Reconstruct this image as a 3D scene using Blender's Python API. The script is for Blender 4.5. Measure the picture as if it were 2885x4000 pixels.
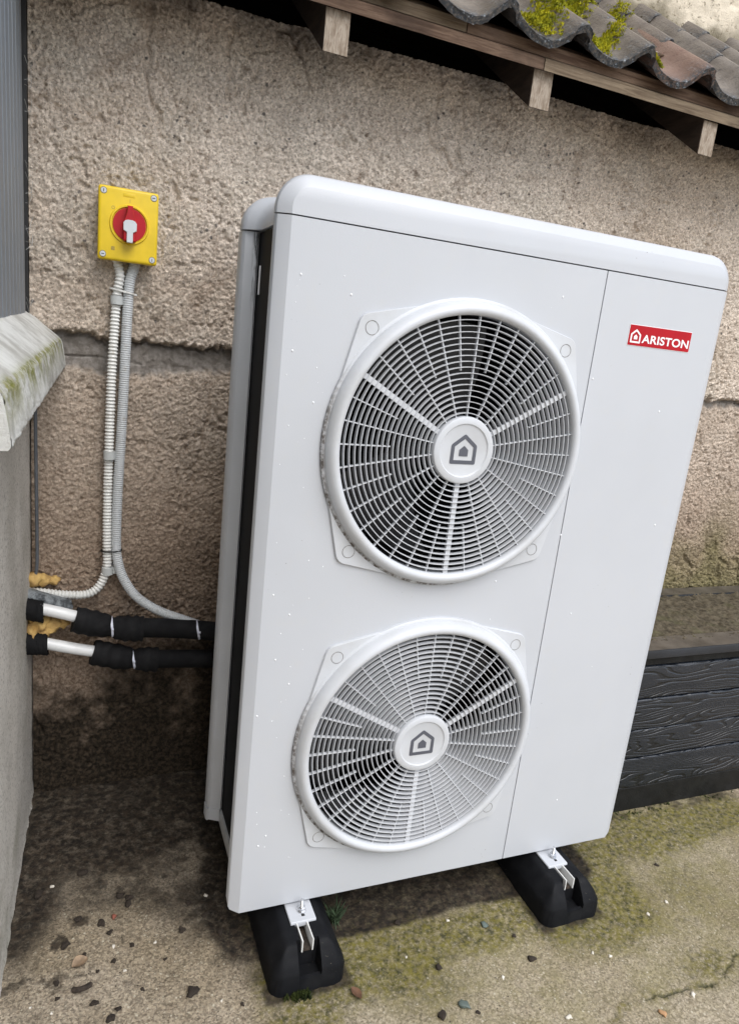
import bpy, bmesh, math, random
import numpy as np
from mathutils import Vector, Matrix
R = math.radians
random.seed(7)
rng = np.random.default_rng(11)
for o in list(bpy.data.objects): bpy.data.objects.remove(o)
scene = bpy.context.scene
COL = scene.collection
Z0 = 0.105          # everything below is written with the heat pump's bottom edge at z = 0; the ground lies 105 mm lower

# ------------------------------------------------------------------ camera
cam = bpy.data.cameras.new('camera'); camo = bpy.data.objects.new('camera', cam); COL.objects.link(camo)
camo.location = (-0.3219, -1.2396, 1.2385 + Z0)
camo.rotation_euler = (R(76.2123), R(-6.1781), R(-21.4085))
cam.sensor_fit = 'VERTICAL'; cam.sensor_height = 36.0
cam.lens = 36.0 * 2725.49 / 4000.0
cam.clip_start = 0.02; cam.clip_end = 2000
scene.camera = camo
scene.render.resolution_x = 738; scene.render.resolution_y = 1024

# ------------------------------------------------------------------ sky and sun (overcast)
SUN_EL, SUN_AZ = R(54), R(166)      # azimuth clockwise from +Y
world = bpy.data.worlds.new('World'); scene.world = world; world.use_nodes = True
wn = world.node_tree; wn.nodes.clear()
wo = wn.nodes.new('ShaderNodeOutputWorld'); bg = wn.nodes.new('ShaderNodeBackground')
sky = wn.nodes.new('ShaderNodeTexSky'); sky.sky_type = 'NISHITA'; sky.sun_disc = False
sky.sun_elevation = SUN_EL; sky.sun_rotation = SUN_AZ
sky.air_density = 1.0; sky.dust_density = 1.5; sky.ozone_density = 1.0
hs = wn.nodes.new('ShaderNodeHueSaturation'); hs.inputs['Saturation'].default_value = 0.55
wn.links.new(sky.outputs[0], hs.inputs['Color']); wn.links.new(hs.outputs[0], bg.inputs[0])
bg.inputs[1].default_value = 0.15
wn.links.new(bg.outputs[0], wo.inputs[0])
sun = bpy.data.lights.new('sun', 'SUN'); sun.energy = 1.75; sun.angle = R(50); sun.color = (1.0, 0.985, 0.965)
suno = bpy.data.objects.new('sun', sun); COL.objects.link(suno)
sd = Vector((math.sin(SUN_AZ) * math.cos(SUN_EL), math.cos(SUN_AZ) * math.cos(SUN_EL), math.sin(SUN_EL)))
suno.rotation_euler = (-sd).to_track_quat('-Z', 'Y').to_euler(); suno.location = (0, -3, 6)
vs = scene.view_settings
vs.view_transform = 'Standard'; vs.look = 'None'; vs.gamma = 1.0; vs.use_curve_mapping = False; vs.exposure = 0.68

# ------------------------------------------------------------------ object helpers
WL = {}   # frame position of each object (for parenting)
def link(name, me, m, parent=None, loc=(0, 0, 0), rot=None):
    o = bpy.data.objects.new(name, me); COL.objects.link(o)
    loc = Vector(loc); WL[o.name] = loc
    if me is not None and m is not None and len(me.materials) == 0: me.materials.append(m)
    if parent is not None:
        o.parent = parent; o.location = loc - WL[parent.name]
    else:
        o.location = loc + Vector((0, 0, Z0))
    if rot is not None: o.rotation_euler = rot
    return o
def tag(o, label=None, cat=None, group=None, kind=None):
    if label: o['label'] = label
    if cat: o['category'] = cat
    if group: o['group'] = group
    if kind: o['kind'] = kind
    return o
def thing(name, loc, label, cat, group=None):
    o = link(name, None, None, None, loc); o.empty_display_size = 0.05
    return tag(o, label, cat, group)

class MB:
    def __init__(s): s.v = []; s.f = []
    def add(s, vs, fs):
        n = len(s.v); s.v += [tuple(map(float, q)) for q in vs]; s.f += [tuple(i + n for i in q) for q in fs]; return s
    def box(s, x0, x1, y0, y1, z0, z1):
        return s.add([(x0,y0,z0),(x1,y0,z0),(x1,y1,z0),(x0,y1,z0),(x0,y0,z1),(x1,y0,z1),(x1,y1,z1),(x0,y1,z1)],
                     [(0,3,2,1),(4,5,6,7),(0,1,5,4),(1,2,6,5),(2,3,7,6),(3,0,4,7)])
    def bbox(s, x0, x1, y0, y1, z0, z1, b=0.003, seg=2):
        bm = bmesh.new(); bmesh.ops.create_cube(bm, size=1)
        for v in bm.verts: v.co = Vector(((x0+x1)/2 + v.co.x*(x1-x0), (y0+y1)/2 + v.co.y*(y1-y0), (z0+z1)/2 + v.co.z*(z1-z0)))
        bmesh.ops.bevel(bm, geom=bm.edges[:], offset=b, segments=seg, profile=0.6, affect='EDGES')
        bm.verts.index_update()
        s.add([v.co[:] for v in bm.verts], [[v.index for v in f.verts] for f in bm.faces]); bm.free(); return s
    def loft(s, rings, closed=True, cap0=False, cap1=False):
        n = len(s.v); k = len(rings[0])
        for r in rings: s.v += [tuple(map(float, q)) for q in r]
        for i in range(len(rings) - 1):
            for j in range(k if closed else k - 1):
                a = n + i*k + j; b = n + i*k + (j+1) % k
                s.f.append((a, b, b + k, a + k))
        if cap0: s.f.append(tuple(range(n + k - 1, n - 1, -1)))
        if cap1: s.f.append(tuple(n + (len(rings)-1)*k + j for j in range(k)))
        return s
    def lathe(s, prof, seg=64, cx=0, cz=0, closed_prof=False):   # about the y axis, prof = [(r, y)]
        rings = []
        for k in range(seg + 1):
            a = 2*math.pi*k/seg
            rings.append([(cx + r*math.cos(a), y, cz + r*math.sin(a)) for r, y in prof])
        return s.loft(rings, closed_prof)
    def tube(s, path, rad, seg=12, caps=True, jit=0):
        P = [Vector(q) for q in path]; n = len(P)
        rad = rad if hasattr(rad, '__len__') else [rad]*n
        T = [(P[min(i+1, n-1)] - P[max(i-1, 0)]).normalized() for i in range(n)]
        up = Vector((0, 1, 0)) if abs(T[0].y) < .9 else Vector((1, 0, 0))
        N = (up - T[0]*up.dot(T[0])).normalized(); rings = []
        for i in range(n):
            N = (N - T[i]*N.dot(T[i])).normalized(); B = T[i].cross(N)
            rings.append([P[i] + (N*math.cos(2*math.pi*j/seg) + B*math.sin(2*math.pi*j/seg))*rad[i]*(1 + jit*random.uniform(-1, 1)) for j in range(seg)])
        return s.loft(rings, True, caps, caps)
    def mesh(s, name, loc=(0, 0, 0), smooth=35):
        me = bpy.data.meshes.new(name)
        me.from_pydata([(x-loc[0], y-loc[1], z-loc[2]) for x, y, z in s.v], [], s.f)
        bm = bmesh.new(); bm.from_mesh(me); bmesh.ops.recalc_face_normals(bm, faces=bm.faces[:]); bm.to_mesh(me); bm.free()
        if smooth:
            me.polygons.foreach_set('use_smooth', [True]*len(me.polygons)); me.set_sharp_from_angle(angle=R(smooth))
        me.update(); return me
    def build(s, name, m, parent=None, loc=None, smooth=35):
        if loc is None:
            a = np.array(s.v); c = (a.min(0) + a.max(0))/2; loc = (c[0], c[1], a[:, 2].min())
        return link(name, s.mesh(name, loc, smooth), m, parent, loc)

def smooth_path(pts, n=10):                       # Catmull-Rom through the points
    P = [Vector(q) for q in pts]; P = [P[0]*2 - P[1]] + P + [P[-1]*2 - P[-2]]; out = []
    for i in range(1, len(P) - 2):
        for k in range(n):
            t = k/n; a, b, c, d = P[i-1:i+3]
            out.append(.5*((2*b) + (c-a)*t + (2*a-5*b+4*c-d)*t*t + (3*b-a-3*c+d)*t**3))
    return out + [P[-2]]
def resample(path, step):
    out = [path[0].copy()]; acc = 0
    for a, b in zip(path, path[1:]):
        L = (b-a).length
        while acc + L >= step:
            t = (step-acc)/L; a = a.lerp(b, t); out.append(a.copy()); L = (b-a).length; acc = 0
        acc += L
    return out

# ------------------------------------------------------------------ noise on arrays
_T = rng.random((8, 256, 256))
def vn(x, y, f, seed=0):
    T = _T[seed % 8]; x = x*f + seed*17.31; y = y*f + seed*9.73
    xi = np.floor(x).astype(int); yi = np.floor(y).astype(int); u = x-xi; v = y-yi
    u = u*u*(3-2*u); v = v*v*(3-2*v); g = lambda i, j: T[i % 256, j % 256]
    return (g(xi,yi)*(1-u)+g(xi+1,yi)*u)*(1-v) + (g(xi,yi+1)*(1-u)+g(xi+1,yi+1)*u)*v
def fbm(x, y, f, seed=0, o=4): return sum(vn(x, y, f*2**i, seed+i)/2**i for i in range(o))/sum(1/2**i for i in range(o))
def worley(x, y, c, seed=0):
    X = x/c; Y = y/c; xi = np.floor(X).astype(int); yi = np.floor(Y).astype(int); d = np.full(X.shape, 9.0)
    for a in (-1, 0, 1):
        for b in (-1, 0, 1):
            i = xi+a; j = yi+b
            px = i + _T[seed % 8][i % 256, j % 256]; py = j + _T[(seed+3) % 8][i % 256, j % 256]
            d = np.minimum(d, (X-px)**2 + (Y-py)**2)
    return np.sqrt(d)
def ss(a, b, x): t = np.clip((x-a)/(b-a), 0, 1); return t*t*(3-2*t)
def grid_mesh(name, X, Y, Z, attrs={}, smooth=True):
    n, m = X.shape; me = bpy.data.meshes.new(name)
    me.vertices.add(n*m); me.vertices.foreach_set('co', np.stack([X, Y, Z], -1).astype('f4').ravel())
    idx = np.arange(n*m).reshape(n, m)
    q = np.stack([idx[:-1, :-1], idx[1:, :-1], idx[1:, 1:], idx[:-1, 1:]], -1).reshape(-1, 4)
    me.loops.add(q.size); me.loops.foreach_set('vertex_index', q.ravel().astype('i4'))
    me.polygons.add(len(q)); me.polygons.foreach_set('loop_start', np.arange(0, q.size, 4, dtype='i4'))
    me.update(calc_edges=True)
    if smooth: me.polygons.foreach_set('use_smooth', np.ones(len(q), bool))
    for k, a in attrs.items():
        at = me.attributes.new(k, 'FLOAT', 'POINT'); at.data.foreach_set('value', a.astype('f4').ravel())
    me.validate(); return me
def axis(a, b, step, far0=None, far1=None, n=14):
    c = np.arange(a, b + step/2, step)
    if far0 is not None: c = np.concatenate([a - np.geomspace(step*2, a-far0, n)[::-1], c])
    if far1 is not None: c = np.concatenate([c, c[-1] + np.geomspace(step*2, far1-c[-1], n)])
    return c

# ------------------------------------------------------------------ material helpers
class NT:
    def __init__(s, name):
        s.m = bpy.data.materials.new(name); s.m.use_nodes = True; s.n = s.m.node_tree.nodes; s.l = s.m.node_tree.links
        s.b = s.n['Principled BSDF']; s.co = s.n.new('ShaderNodeTexCoord').outputs['Object']
    def set(s, sock, v):
        if isinstance(v, bpy.types.NodeSocket): s.l.new(v, sock)
        elif v is not None: sock.default_value = (*v, 1) if isinstance(v, tuple) and len(v) == 3 and sock.type == 'RGBA' else v
    def noise(s, scale, detail=4, rough=.55, dist=0, co=None):
        t = s.n.new('ShaderNodeTexNoise'); s.l.new(co or s.co, t.inputs['Vector'])
        t.inputs['Scale'].default_value = scale; t.inputs['Detail'].default_value = detail
        t.inputs['Roughness'].default_value = rough; t.inputs['Distortion'].default_value = dist; return t.outputs[0]
    def voro(s, scale, feature='F1', out=0, co=None, rand=1):
        t = s.n.new('ShaderNodeTexVoronoi'); t.feature = feature; s.l.new(co or s.co, t.inputs['Vector'])
        t.inputs['Scale'].default_value = scale; t.inputs['Randomness'].default_value = rand; return t.outputs[out]
    def ramp(s, v, a, b, lo=0., hi=1.):
        t = s.n.new('ShaderNodeMapRange'); t.interpolation_type = 'SMOOTHSTEP'; s.l.new(v, t.inputs[0])
        for i, q in zip((1, 2, 3, 4), (a, b, lo, hi)): t.inputs[i].default_value = q
        return t.outputs[0]
    def math(s, op, a, b=None):
        t = s.n.new('ShaderNodeMath'); t.operation = op; s.set(t.inputs[0], a)
        if b is not None: s.set(t.inputs[1], b)
        return t.outputs[0]
    def mix(s, f, a, b, mode='MIX'):
        t = s.n.new('ShaderNodeMix'); t.data_type = 'RGBA'; t.blend_type = mode
        s.set(t.inputs[0], f); s.set(t.inputs[6], a); s.set(t.inputs[7], b); return t.outputs[2]
    def attr(s, name):
        t = s.n.new('ShaderNodeAttribute'); t.attribute_name = name; return t.outputs['Fac']
    def rand(s): return s.n.new('ShaderNodeObjectInfo').outputs['Random']
    def mapping(s, scale=(1, 1, 1), rot=(0, 0, 0)):
        t = s.n.new('ShaderNodeMapping'); s.l.new(s.co, t.inputs[0]); t.inputs['Scale'].default_value = scale; t.inputs['Rotation'].default_value = rot
        return t.outputs[0]
    def sep(s, i):
        t = s.n.new('ShaderNodeSeparateXYZ'); s.l.new(s.co, t.inputs[0]); return t.outputs[i]
    def bump(s, h, dist=.002, strength=1., prev=None):
        t = s.n.new('ShaderNodeBump'); t.inputs['Distance'].default_value = dist; t.inputs['Strength'].default_value = strength
        s.l.new(h, t.inputs['Height'])
        if prev is not None: s.l.new(prev, t.inputs['Normal'])
        s.l.new(t.outputs[0], s.b.inputs['Normal']); return t.outputs[0]
    def done(s, col=None, rough=None, metal=None, spec=None):
        s.set(s.b.inputs['Base Color'], col); s.set(s.b.inputs['Roughness'], rough); s.set(s.b.inputs['Metallic'], metal)
        s.set(s.b.inputs['Specular IOR Level'], spec); return s.m
def plain(name, col, rough=.5, var=.12, scale=40, metal=0, bump=0, spec=.5):
    t = NT(name); n = t.noise(scale, 5)
    c = t.mix(t.ramp(n, .3, .7), tuple(q*(1-var) for q in col), tuple(min(1, q*(1+var)) for q in col))
    if bump: t.bump(t.noise(scale*6, 4), bump)
    return t.done(c, t.ramp(t.noise(scale*.4, 3), .3, .7, max(0, rough-.08), min(1, rough+.08)), metal, spec)

# painted sheet metal: faint grime clouds, tiny dark specks that gather low down
t = NT('white_sheet_metal')
c = t.mix(t.ramp(t.noise(2.2, 5), .35, .75), (.505, .524, .556), (.475, .494, .525))
c = t.mix(t.math('MULTIPLY', t.ramp(t.noise(30, 6), .5, .75), .10), c, (.55, .53, .48))
sp = t.math('MULTIPLY', t.ramp(t.voro(70), .10, .05), t.ramp(t.noise(5, 3), .57, .66))
c = t.mix(t.math('MULTIPLY', sp, .75), c, (.10, .09, .08))
t.bump(t.noise(350, 2), .00012)
M_white = t.done(c, t.ramp(t.noise(7, 4), .3, .7, .34, .46), 0, .5)
t = NT('guard_plastic')
c = t.mix(t.ramp(t.noise(9, 6), .4, .75), (.545, .565, .595), (.48, .49, .50))
M_guard = t.done(c, .42, 0, .5)
M_slat = plain('grille_plastic', (.53, .545, .57), .45, .05, 30)
t = NT('guard_ring_plastic')
c = t.mix(t.ramp(t.noise(9, 6), .4, .75), (.545, .565, .595), (.48, .49, .50))
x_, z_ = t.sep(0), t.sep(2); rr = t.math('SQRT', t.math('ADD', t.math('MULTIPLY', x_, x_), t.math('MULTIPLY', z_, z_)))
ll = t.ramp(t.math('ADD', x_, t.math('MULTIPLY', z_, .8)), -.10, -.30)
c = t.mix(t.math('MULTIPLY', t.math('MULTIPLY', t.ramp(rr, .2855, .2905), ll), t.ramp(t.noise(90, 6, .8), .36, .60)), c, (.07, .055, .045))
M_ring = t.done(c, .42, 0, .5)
t = NT('corner_post_paint')
st = t.noise(1.0, 5, .7, 0, t.mapping((420, 420, 26)))
ms = t.math('MULTIPLY', t.ramp(t.sep(2), 1.16, 1.385), t.ramp(t.math('ABSOLUTE', t.math('SUBTRACT', t.sep(0), .006)), .010, .003))
c = t.mix(t.math('MULTIPLY', ms, t.ramp(st, .44, .54)), t.mix(t.ramp(t.noise(6, 5), .4, .7), (.51, .528, .558), (.47, .488, .515)), (.03, .03, .028))
M_post = t.done(c, .4)
M_emblem = plain('emblem_grey', (.085, .09, .11), .5, .08)
M_red = plain('badge_red', (.40, .006, .014), .5, .06, 20, spec=.2)
M_lett = plain('badge_white', (.82, .82, .83), .4, .03)
M_groove = plain('groove_grime', (.16, .15, .14), .8, .5, 300)
t = NT('coil_fins')
w = t.n.new('ShaderNodeTexWave'); w.inputs['Scale'].default_value = 160; w.bands_direction = 'Z'; t.l.new(t.co, w.inputs[0])
M_coil = t.done(t.mix(w.outputs['Fac'], (.003, .003, .0035), (.008, .008, .009)), .6, 0, .1)
M_dark = plain('casing_inside', (.008, .008, .009), .7, .3, 20, spec=.2)
M_fan = plain('fan_plastic', (.016, .016, .018), .5, .2, 20)
M_greymetal = plain('grey_sheet_metal', (.42, .43, .44), .45, .1, 30)
M_zinc = plain('zinc_steel', (.62, .63, .65), .28, .1, 60, metal=1)
M_alu = plain('aluminium_rail', (.72, .72, .70), .4, .1, 60)
t = NT('rubber')
c = t.mix(t.ramp(t.noise(25, 6), .4, .7), (.006, .0065, .008), (.011, .0115, .013))
c = t.mix(t.math('MULTIPLY', t.ramp(t.voro(140), .12, .06), t.ramp(t.noise(9, 2), .55, .65)), c, (.22, .2, .15))
t.bump(t.noise(500, 3), .0004)
M_rubber = t.done(c, .62, 0, .14)
M_yellow = plain('yellow_plastic', (.80, .56, .015), .42, .06, 25)
M_redp = plain('red_plastic', (.44, .008, .016), .42, .06, 25, spec=.3)
M_palegrey = plain('pale_grey_plastic', (.62, .65, .67), .45, .04, 30)
M_black = plain('black_slot', (.012, .012, .012), .6, .1)
t = NT('white_conduit')
c = t.mix(t.math('MULTIPLY', t.ramp(t.noise(60, 5), .55, .72), .6), (.74, .74, .71), (.36, .32, .26))
M_cond = t.done(c, .45)
t = NT('grey_conduit')
c = t.mix(t.math('MULTIPLY', t.ramp(t.noise(60, 5), .55, .75), .5), (.54, .56, .57), (.32, .30, .27))
M_condg = t.done(c, .45)
M_clip = plain('grey_clip', (.52, .54, .53), .45, .06)
M_tie = plain('white_tie', (.62, .64, .74), .4, .06)
M_pvc = plain('white_pipe', (.78, .79, .79), .3, .05, 20)
t = NT('foam_insulation')
c = t.mix(t.ramp(t.noise(30, 6), .4, .7), (.006, .006, .007), (.012, .012, .013))
t.bump(t.noise(260, 4), .0008)
M_foam = t.done(c, .8, 0, .25)
t = NT('grey_tape_pipe')
M_tape = t.done(t.mix(t.ramp(t.noise(45, 6, .7), .4, .6), (.035, .04, .045), (.22, .24, .25)), .7)
t = NT('expanding_foam')
c = t.mix(t.ramp(t.noise(40, 5), .35, .7), (.62, .41, .14), (.40, .24, .085))
t.bump(t.noise(120, 4), .003)
M_pu = t.done(c, .8)
M_cable = plain('grey_cable', (.10, .11, .125), .5, .1)

# roughcast render, old: pinkish-beige sand mortar with brown and grey grains
t = NT('roughcast_render')
big = t.noise(1.6, 5, .6)
c = t.mix(t.ramp(big, .32, .68), (.86, .765, .665), (.70, .595, .49))
c = t.mix(t.ramp(t.noise(7, 5), .42, .72, 0, .55), c, (.78, .715, .62))
c = t.mix(t.ramp(t.noise(190, 3, .7), .54, .63, 0, .62), c, (.27, .19, .135))
gr = t.n.new('ShaderNodeSeparateColor'); t.l.new(t.voro(210, out=1), gr.inputs[0])
c = t.mix(1.0, c, t.mix(gr.outputs[0], (.66, .64, .62), (1.16, 1.15, 1.14)), 'MULTIPLY')
c = t.mix(t.ramp(t.noise(22, 7, .8), .56, .67, 0, .75), c, (.21, .15, .105))
c = t.mix(t.ramp(t.noise(4.5, 6, .65, .8), .54, .70, 0, .5), c, (.30, .215, .155))
c = t.mix(t.math('MULTIPLY', t.ramp(t.voro(48), .26, .16), t.ramp(t.noise(17, 3), .56, .62)), c, (.19, .17, .15))
low = t.mix(t.ramp(t.noise(110, 5, .75), .36, .64), (.52, .405, .31), (.24, .17, .12))
c = t.mix(t.attr('lower'), c, low)
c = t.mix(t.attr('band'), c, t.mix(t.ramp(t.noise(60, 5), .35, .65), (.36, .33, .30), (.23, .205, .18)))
c = t.mix(t.attr('algae'), c, (.16, .15, .055))
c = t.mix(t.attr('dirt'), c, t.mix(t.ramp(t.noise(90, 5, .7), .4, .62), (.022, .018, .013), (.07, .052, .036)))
t.bump(t.noise(300, 3, .8), .004)
M_render = t.done(c, .95, 0, .15)
t = NT('upper_render')
c = t.mix(t.ramp(t.noise(3, 5), .35, .7), (.74, .66, .53), (.64, .56, .44))
c = t.mix(t.ramp(t.noise(48, 6, .8), .55, .64, 0, .9), c, (.20, .165, .11))
c = t.mix(t.attr('dirt'), c, (.10, .085, .045))
t.bump(t.noise(200, 5, .7), .004)
M_upper = t.done(c, .95, 0, .15)
t = NT('left_wall_render')
c = t.mix(t.ramp(t.noise(5, 6), .35, .7), (.66, .625, .57), (.53, .50, .45))
c = t.mix(t.math('MULTIPLY', t.ramp(t.noise(150, 5, .7), .5, .65), .6), c, (.15, .13, .11))
c = t.mix(t.math('MULTIPLY', t.ramp(t.noise(2.5, 6), .5, .7), .5), c, (.20, .20, .12))
t.bump(t.noise(220, 4, .7), .002)
M_left = t.done(c, .9, 0, .2)
t = NT('sill_stone')
c = t.mix(t.ramp(t.noise(14, 6, .65), .35, .68), (.70, .70, .665), (.42, .41, .375))
mo = t.math('MULTIPLY', t.attr('moss'), t.ramp(t.noise(26, 6, .7), .36, .6))
c = t.mix(mo, c, t.mix(t.ramp(t.noise(90, 4), .4, .6), (.17, .18, .025), (.28, .27, .10)))
t.bump(t.noise(110, 6, .75), .004)
M_sill = t.done(c, .85, 0, .25)
t = NT('grey_frame')
c = t.mix(t.ramp(t.noise(3, 5, co=t.mapping((8, 8, .6))), .35, .7), (.18, .205, .235), (.21, .235, .26))
c = t.mix(t.math('MULTIPLY', t.ramp(t.noise(25, 6, .7), .6, .72), .6), c, (.13, .11, .085))
M_frame = t.done(c, .42)
# wet concrete yard
t = NT('concrete')
base = t.mix(t.ramp(t.noise(3.2, 6, .6), .35, .68), (.50, .435, .35), (.33, .275, .195))
base = t.mix(t.ramp(t.noise(150, 5, .8), .44, .66, 0, .8), base, (.17, .13, .09))
gs = t.n.new('ShaderNodeSeparateColor'); t.l.new(t.voro(260, out=1), gs.inputs[0])
base = t.mix(1.0, base, t.mix(gs.outputs[0], (.50, .49, .47), (1.25, 1.23, 1.18)), 'MULTIPLY'); g = t.voro(150)
base = t.mix(t.math('MULTIPLY', t.attr('olive'), t.ramp(t.noise(16, 6, .7), .3, .7, .25, .75)), base, t.mix(gs.outputs[1], (.15, .13, .05), (.30, .265, .125)))
base = t.mix(t.math('MULTIPLY', t.ramp(g, .34, .24), t.ramp(t.noise(140, 2), .55, .62)), base, (.46, .41, .31))
base = t.mix(t.math('MULTIPLY', t.ramp(t.voro(75), .22, .15), t.ramp(t.noise(60, 2), .52, .57)), base, (.52, .47, .36))
base = t.mix(t.math('MULTIPLY', t.ramp(t.voro(58, co=t.mapping((1, 1, 1), (0, 0, .7))), .15, .08), t.ramp(t.noise(33, 3), .54, .60)), base, (.07, .055, .04))
mossc = t.mix(t.ramp(t.noise(60, 6, .7), .38, .64), (.165, .142, .022), (.034, .036, .011))
base = t.mix(t.math('MULTIPLY', t.attr('moss'), t.ramp(t.noise(85, 6, .75), .36, .60, .22, .95)), base, mossc)
dirt_shade_col = t.mix(t.ramp(t.noise(70, 6, .75), .38, .66), (.009, .007, .005), (.048, .034, .022))  # colour for dirt and for the shade painted under the unit
base = t.mix(t.math('MULTIPLY', t.attr('dirt'), t.ramp(t.noise(38, 7, .8), .28, .56, .65, 1)), base, dirt_shade_col)
base = t.mix(t.math('MULTIPLY', t.attr('crack'), .85), base, (.045, .048, .02))
t.bump(t.noise(260, 5, .75), .003)
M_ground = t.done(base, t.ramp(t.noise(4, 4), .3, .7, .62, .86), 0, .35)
# timber
def wood(name, a, b, rs=1.0, rough=.75, axis_scale=(2.5, 40, 40)):
    t = NT(name)
    co = t.mapping(axis_scale)
    g = t.noise(2.4*rs, 7, .65, .6, co)
    c = t.mix(t.ramp(g, .34, .66), a, b)
    c = t.mix(t.ramp(t.noise(5, 5), .5, .72, 0, .7), c, tuple(q*.45 for q in b))
    t.bump(g, .003); return t.done(c, rough, 0, .25)
M_rafter_end = wood('rafter_timber', (.40, .34, .275), (.22, .17, .125), 1, .85, (60, 4, 14))
M_board = wood('eave_board_timber', (.17, .112, .076), (.075, .042, .026), 1)
M_board2 = wood('pale_board_timber', (.24, .185, .125), (.12, .085, .055), 1)
M_deck = wood('roof_boarding', (.010, .008, .007), (.005, .004, .004), 1)  # near black: the shade of the roof void is put into the colour
M_rafter = wood('dark_rafter', (.055, .037, .026), (.022, .015, .011), 1, .85, (12, 2, 12))  # darker timber tone than the sawn ends
t = NT('roof_tile')
rnd = t.rand()
c = t.mix(t.ramp(t.noise(9, 6, .65), .32, .7), (.105, .086, .070), (.185, .162, .138))
c = t.mix(t.ramp(t.noise(40, 6, .75), .52, .68, 0, .75), c, (.055, .05, .05))
c = t.mix(t.ramp(rnd, .7, .95, 0, .45), c, (.24, .11, .07))
c = t.mix(t.math('MULTIPLY', t.attr('lip'), t.ramp(t.noise(110, 5, .75), .34, .58)), c, (.028, .034, .042))
c = t.mix(t.math('MULTIPLY', t.attr('lip'), t.ramp(t.noise(75, 5, .75), .56, .68)), c, (.30, .34, .38))
t.bump(t.noise(120, 5, .7), .003)
M_tile = t.done(c, t.ramp(t.noise(12, 4), .3, .7, .32, .6), 0, .5)
t = NT('moss')
M_moss = t.done(t.mix(t.ramp(t.noise(35, 5, .7), .35, .66), (.46, .42, .02), (.20, .22, .02)), .9, 0, .1)
t = NT('dark_moss')
M_moss2 = t.done(t.mix(t.ramp(t.noise(60, 5, .7), .35, .66), (.06, .075, .02), (.02, .03, .012)), .9, 0, .1)
# wood-effect planter boards: blue-black, glossy, deep cathedral grain
t = NT('planter_board')
r = t.n.new('ShaderNodeVectorMath'); r.operation = 'ADD'
co = t.mapping((1.5, 1, 9)); t.l.new(co, r.inputs[0])
cr = t.n.new('ShaderNodeCombineXYZ'); t.l.new(t.math('MULTIPLY', t.rand(), 37.0), cr.inputs[0]); t.l.new(t.math('MULTIPLY', t.rand(), 11.0), cr.inputs[2]); t.l.new(cr.outputs[0], r.inputs[1])
fld = t.noise(1.6, 1.5, .4, .0, r.outputs[0])
lines = t.math('FRACT', t.math('ADD', t.math('MULTIPLY', t.sep(2), 62.0), t.math('MULTIPLY', fld, 17.0)))
ridge = t.math('ABSOLUTE', t.math('SUBTRACT', lines, .5))
ridge = t.ramp(ridge, .06, .24)
fine = t.noise(3, 5, .6, 0, t.mapping((6, 1, 160)))
hgt = t.math('ADD', ridge, t.math('MULTIPLY', fine, .35))
t.bump(hgt, .0020)
c = t.mix(ridge, (.006, .008, .012), (.012, .0155, .022))
M_plank = t.done(c, t.ramp(fine, .3, .7, .24, .38), 0, .6)
M_prim = plain('planter_rim', (.020, .023, .029), .38, .25, 9, bump=.0006)
M_pfilm = plain('rim_dirt', (.085, .075, .062), .35, .35, 12, bump=.0008)
M_pblack = plain('planter_base_board', (.009, .009, .0085), .6, .35, 30, bump=.001, spec=.25)
t = NT('soil')
c = t.mix(t.ramp(t.noise(50, 7, .75), .35, .66), (.12, .10, .068), (.04, .033, .022))
c = t.mix(t.ramp(t.noise(11, 5), .5, .7, 0, .6), c, (.085, .082, .04))
M_soil = t.done(c, .9, 0, .2)
M_clod = plain('dirt_clod', (.042, .030, .021), .85, .5, 120, bump=.002)
M_grit = plain('pale_grit', (.62, .58, .50), .7, .2, 120)
M_greenst = plain('green_stone', (.11, .14, .125), .6, .4, 70)
M_redst = plain('red_stone', (.22, .07, .045), .75, .3, 70)
M_orange = plain('orange_stone', (.42, .24, .12), .7, .2, 70)
M_leafb = plain('brown_leaf', (.13, .065, .035), .7, .3, 60)
M_leaft = plain('tan_leaf', (.27, .19, .12), .75, .3, 60)
M_leafp = plain('pale_leaf', (.62, .60, .52), .6, .2, 60)
M_plant = plain('small_plant', (.045, .075, .035), .7, .3, 60)
M_web = plain('cobweb', (.42, .42, .40), .9, .1)
M_drop = plain('droplet', (.80, .82, .85), .12, .02, spec=.8)

# =================================================================== SETTING
# ------------------------------------------------------------------ ground
G = -Z0
xs = axis(-0.62, 1.75, .0042, -60, 60, 16); ys = axis(-0.62, 0.72, .0042, -80, 60, 16)
X, Y = np.meshgrid(xs, ys, indexing='ij')
fade = ss(.0, .1, X+.62)*ss(.0, .1, 1.75-X)*ss(.0, .1, Y+.62)*ss(0, .03, .72-Y)
crackp = np.array([(0.69,-.43),(0.731,-0.383),(0.782,-0.359),(0.821,-0.363),(0.874,-0.359),(0.957,-0.366),(1.003,-0.373),(1.048,-0.374),(1.089,-0.357),(1.153,-0.325),(1.25,-.30),(1.36,-.24)])
wx = X + .012*(fbm(X, Y, 40, 1)-.5)*2; wy = Y + .012*(fbm(X, Y, 40, 4)-.5)*2
cd = np.full(X.shape, 9.)
for a, b in zip(crackp, crackp[1:]):
    d = b-a; tt = np.clip(((wx-a[0])*d[0]+(wy-a[1])*d[1])/(d@d), 0, 1); cd = np.minimum(cd, np.hypot(wx-a[0]-tt*d[0], wy-a[1]-tt*d[1]))
crack = ss(.0045, .0010, cd)*ss(.36, .56, vn(X, Y, 26, 2)+.10)
n1 = fbm(X, Y, 9, 0, 5); n2 = fbm(X, Y, 22, 3, 4)
def blob(cx, cy, rx, ry): return np.clip(1-np.hypot((X-cx)/rx, (Y-cy)/ry), 0, 1)
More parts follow.
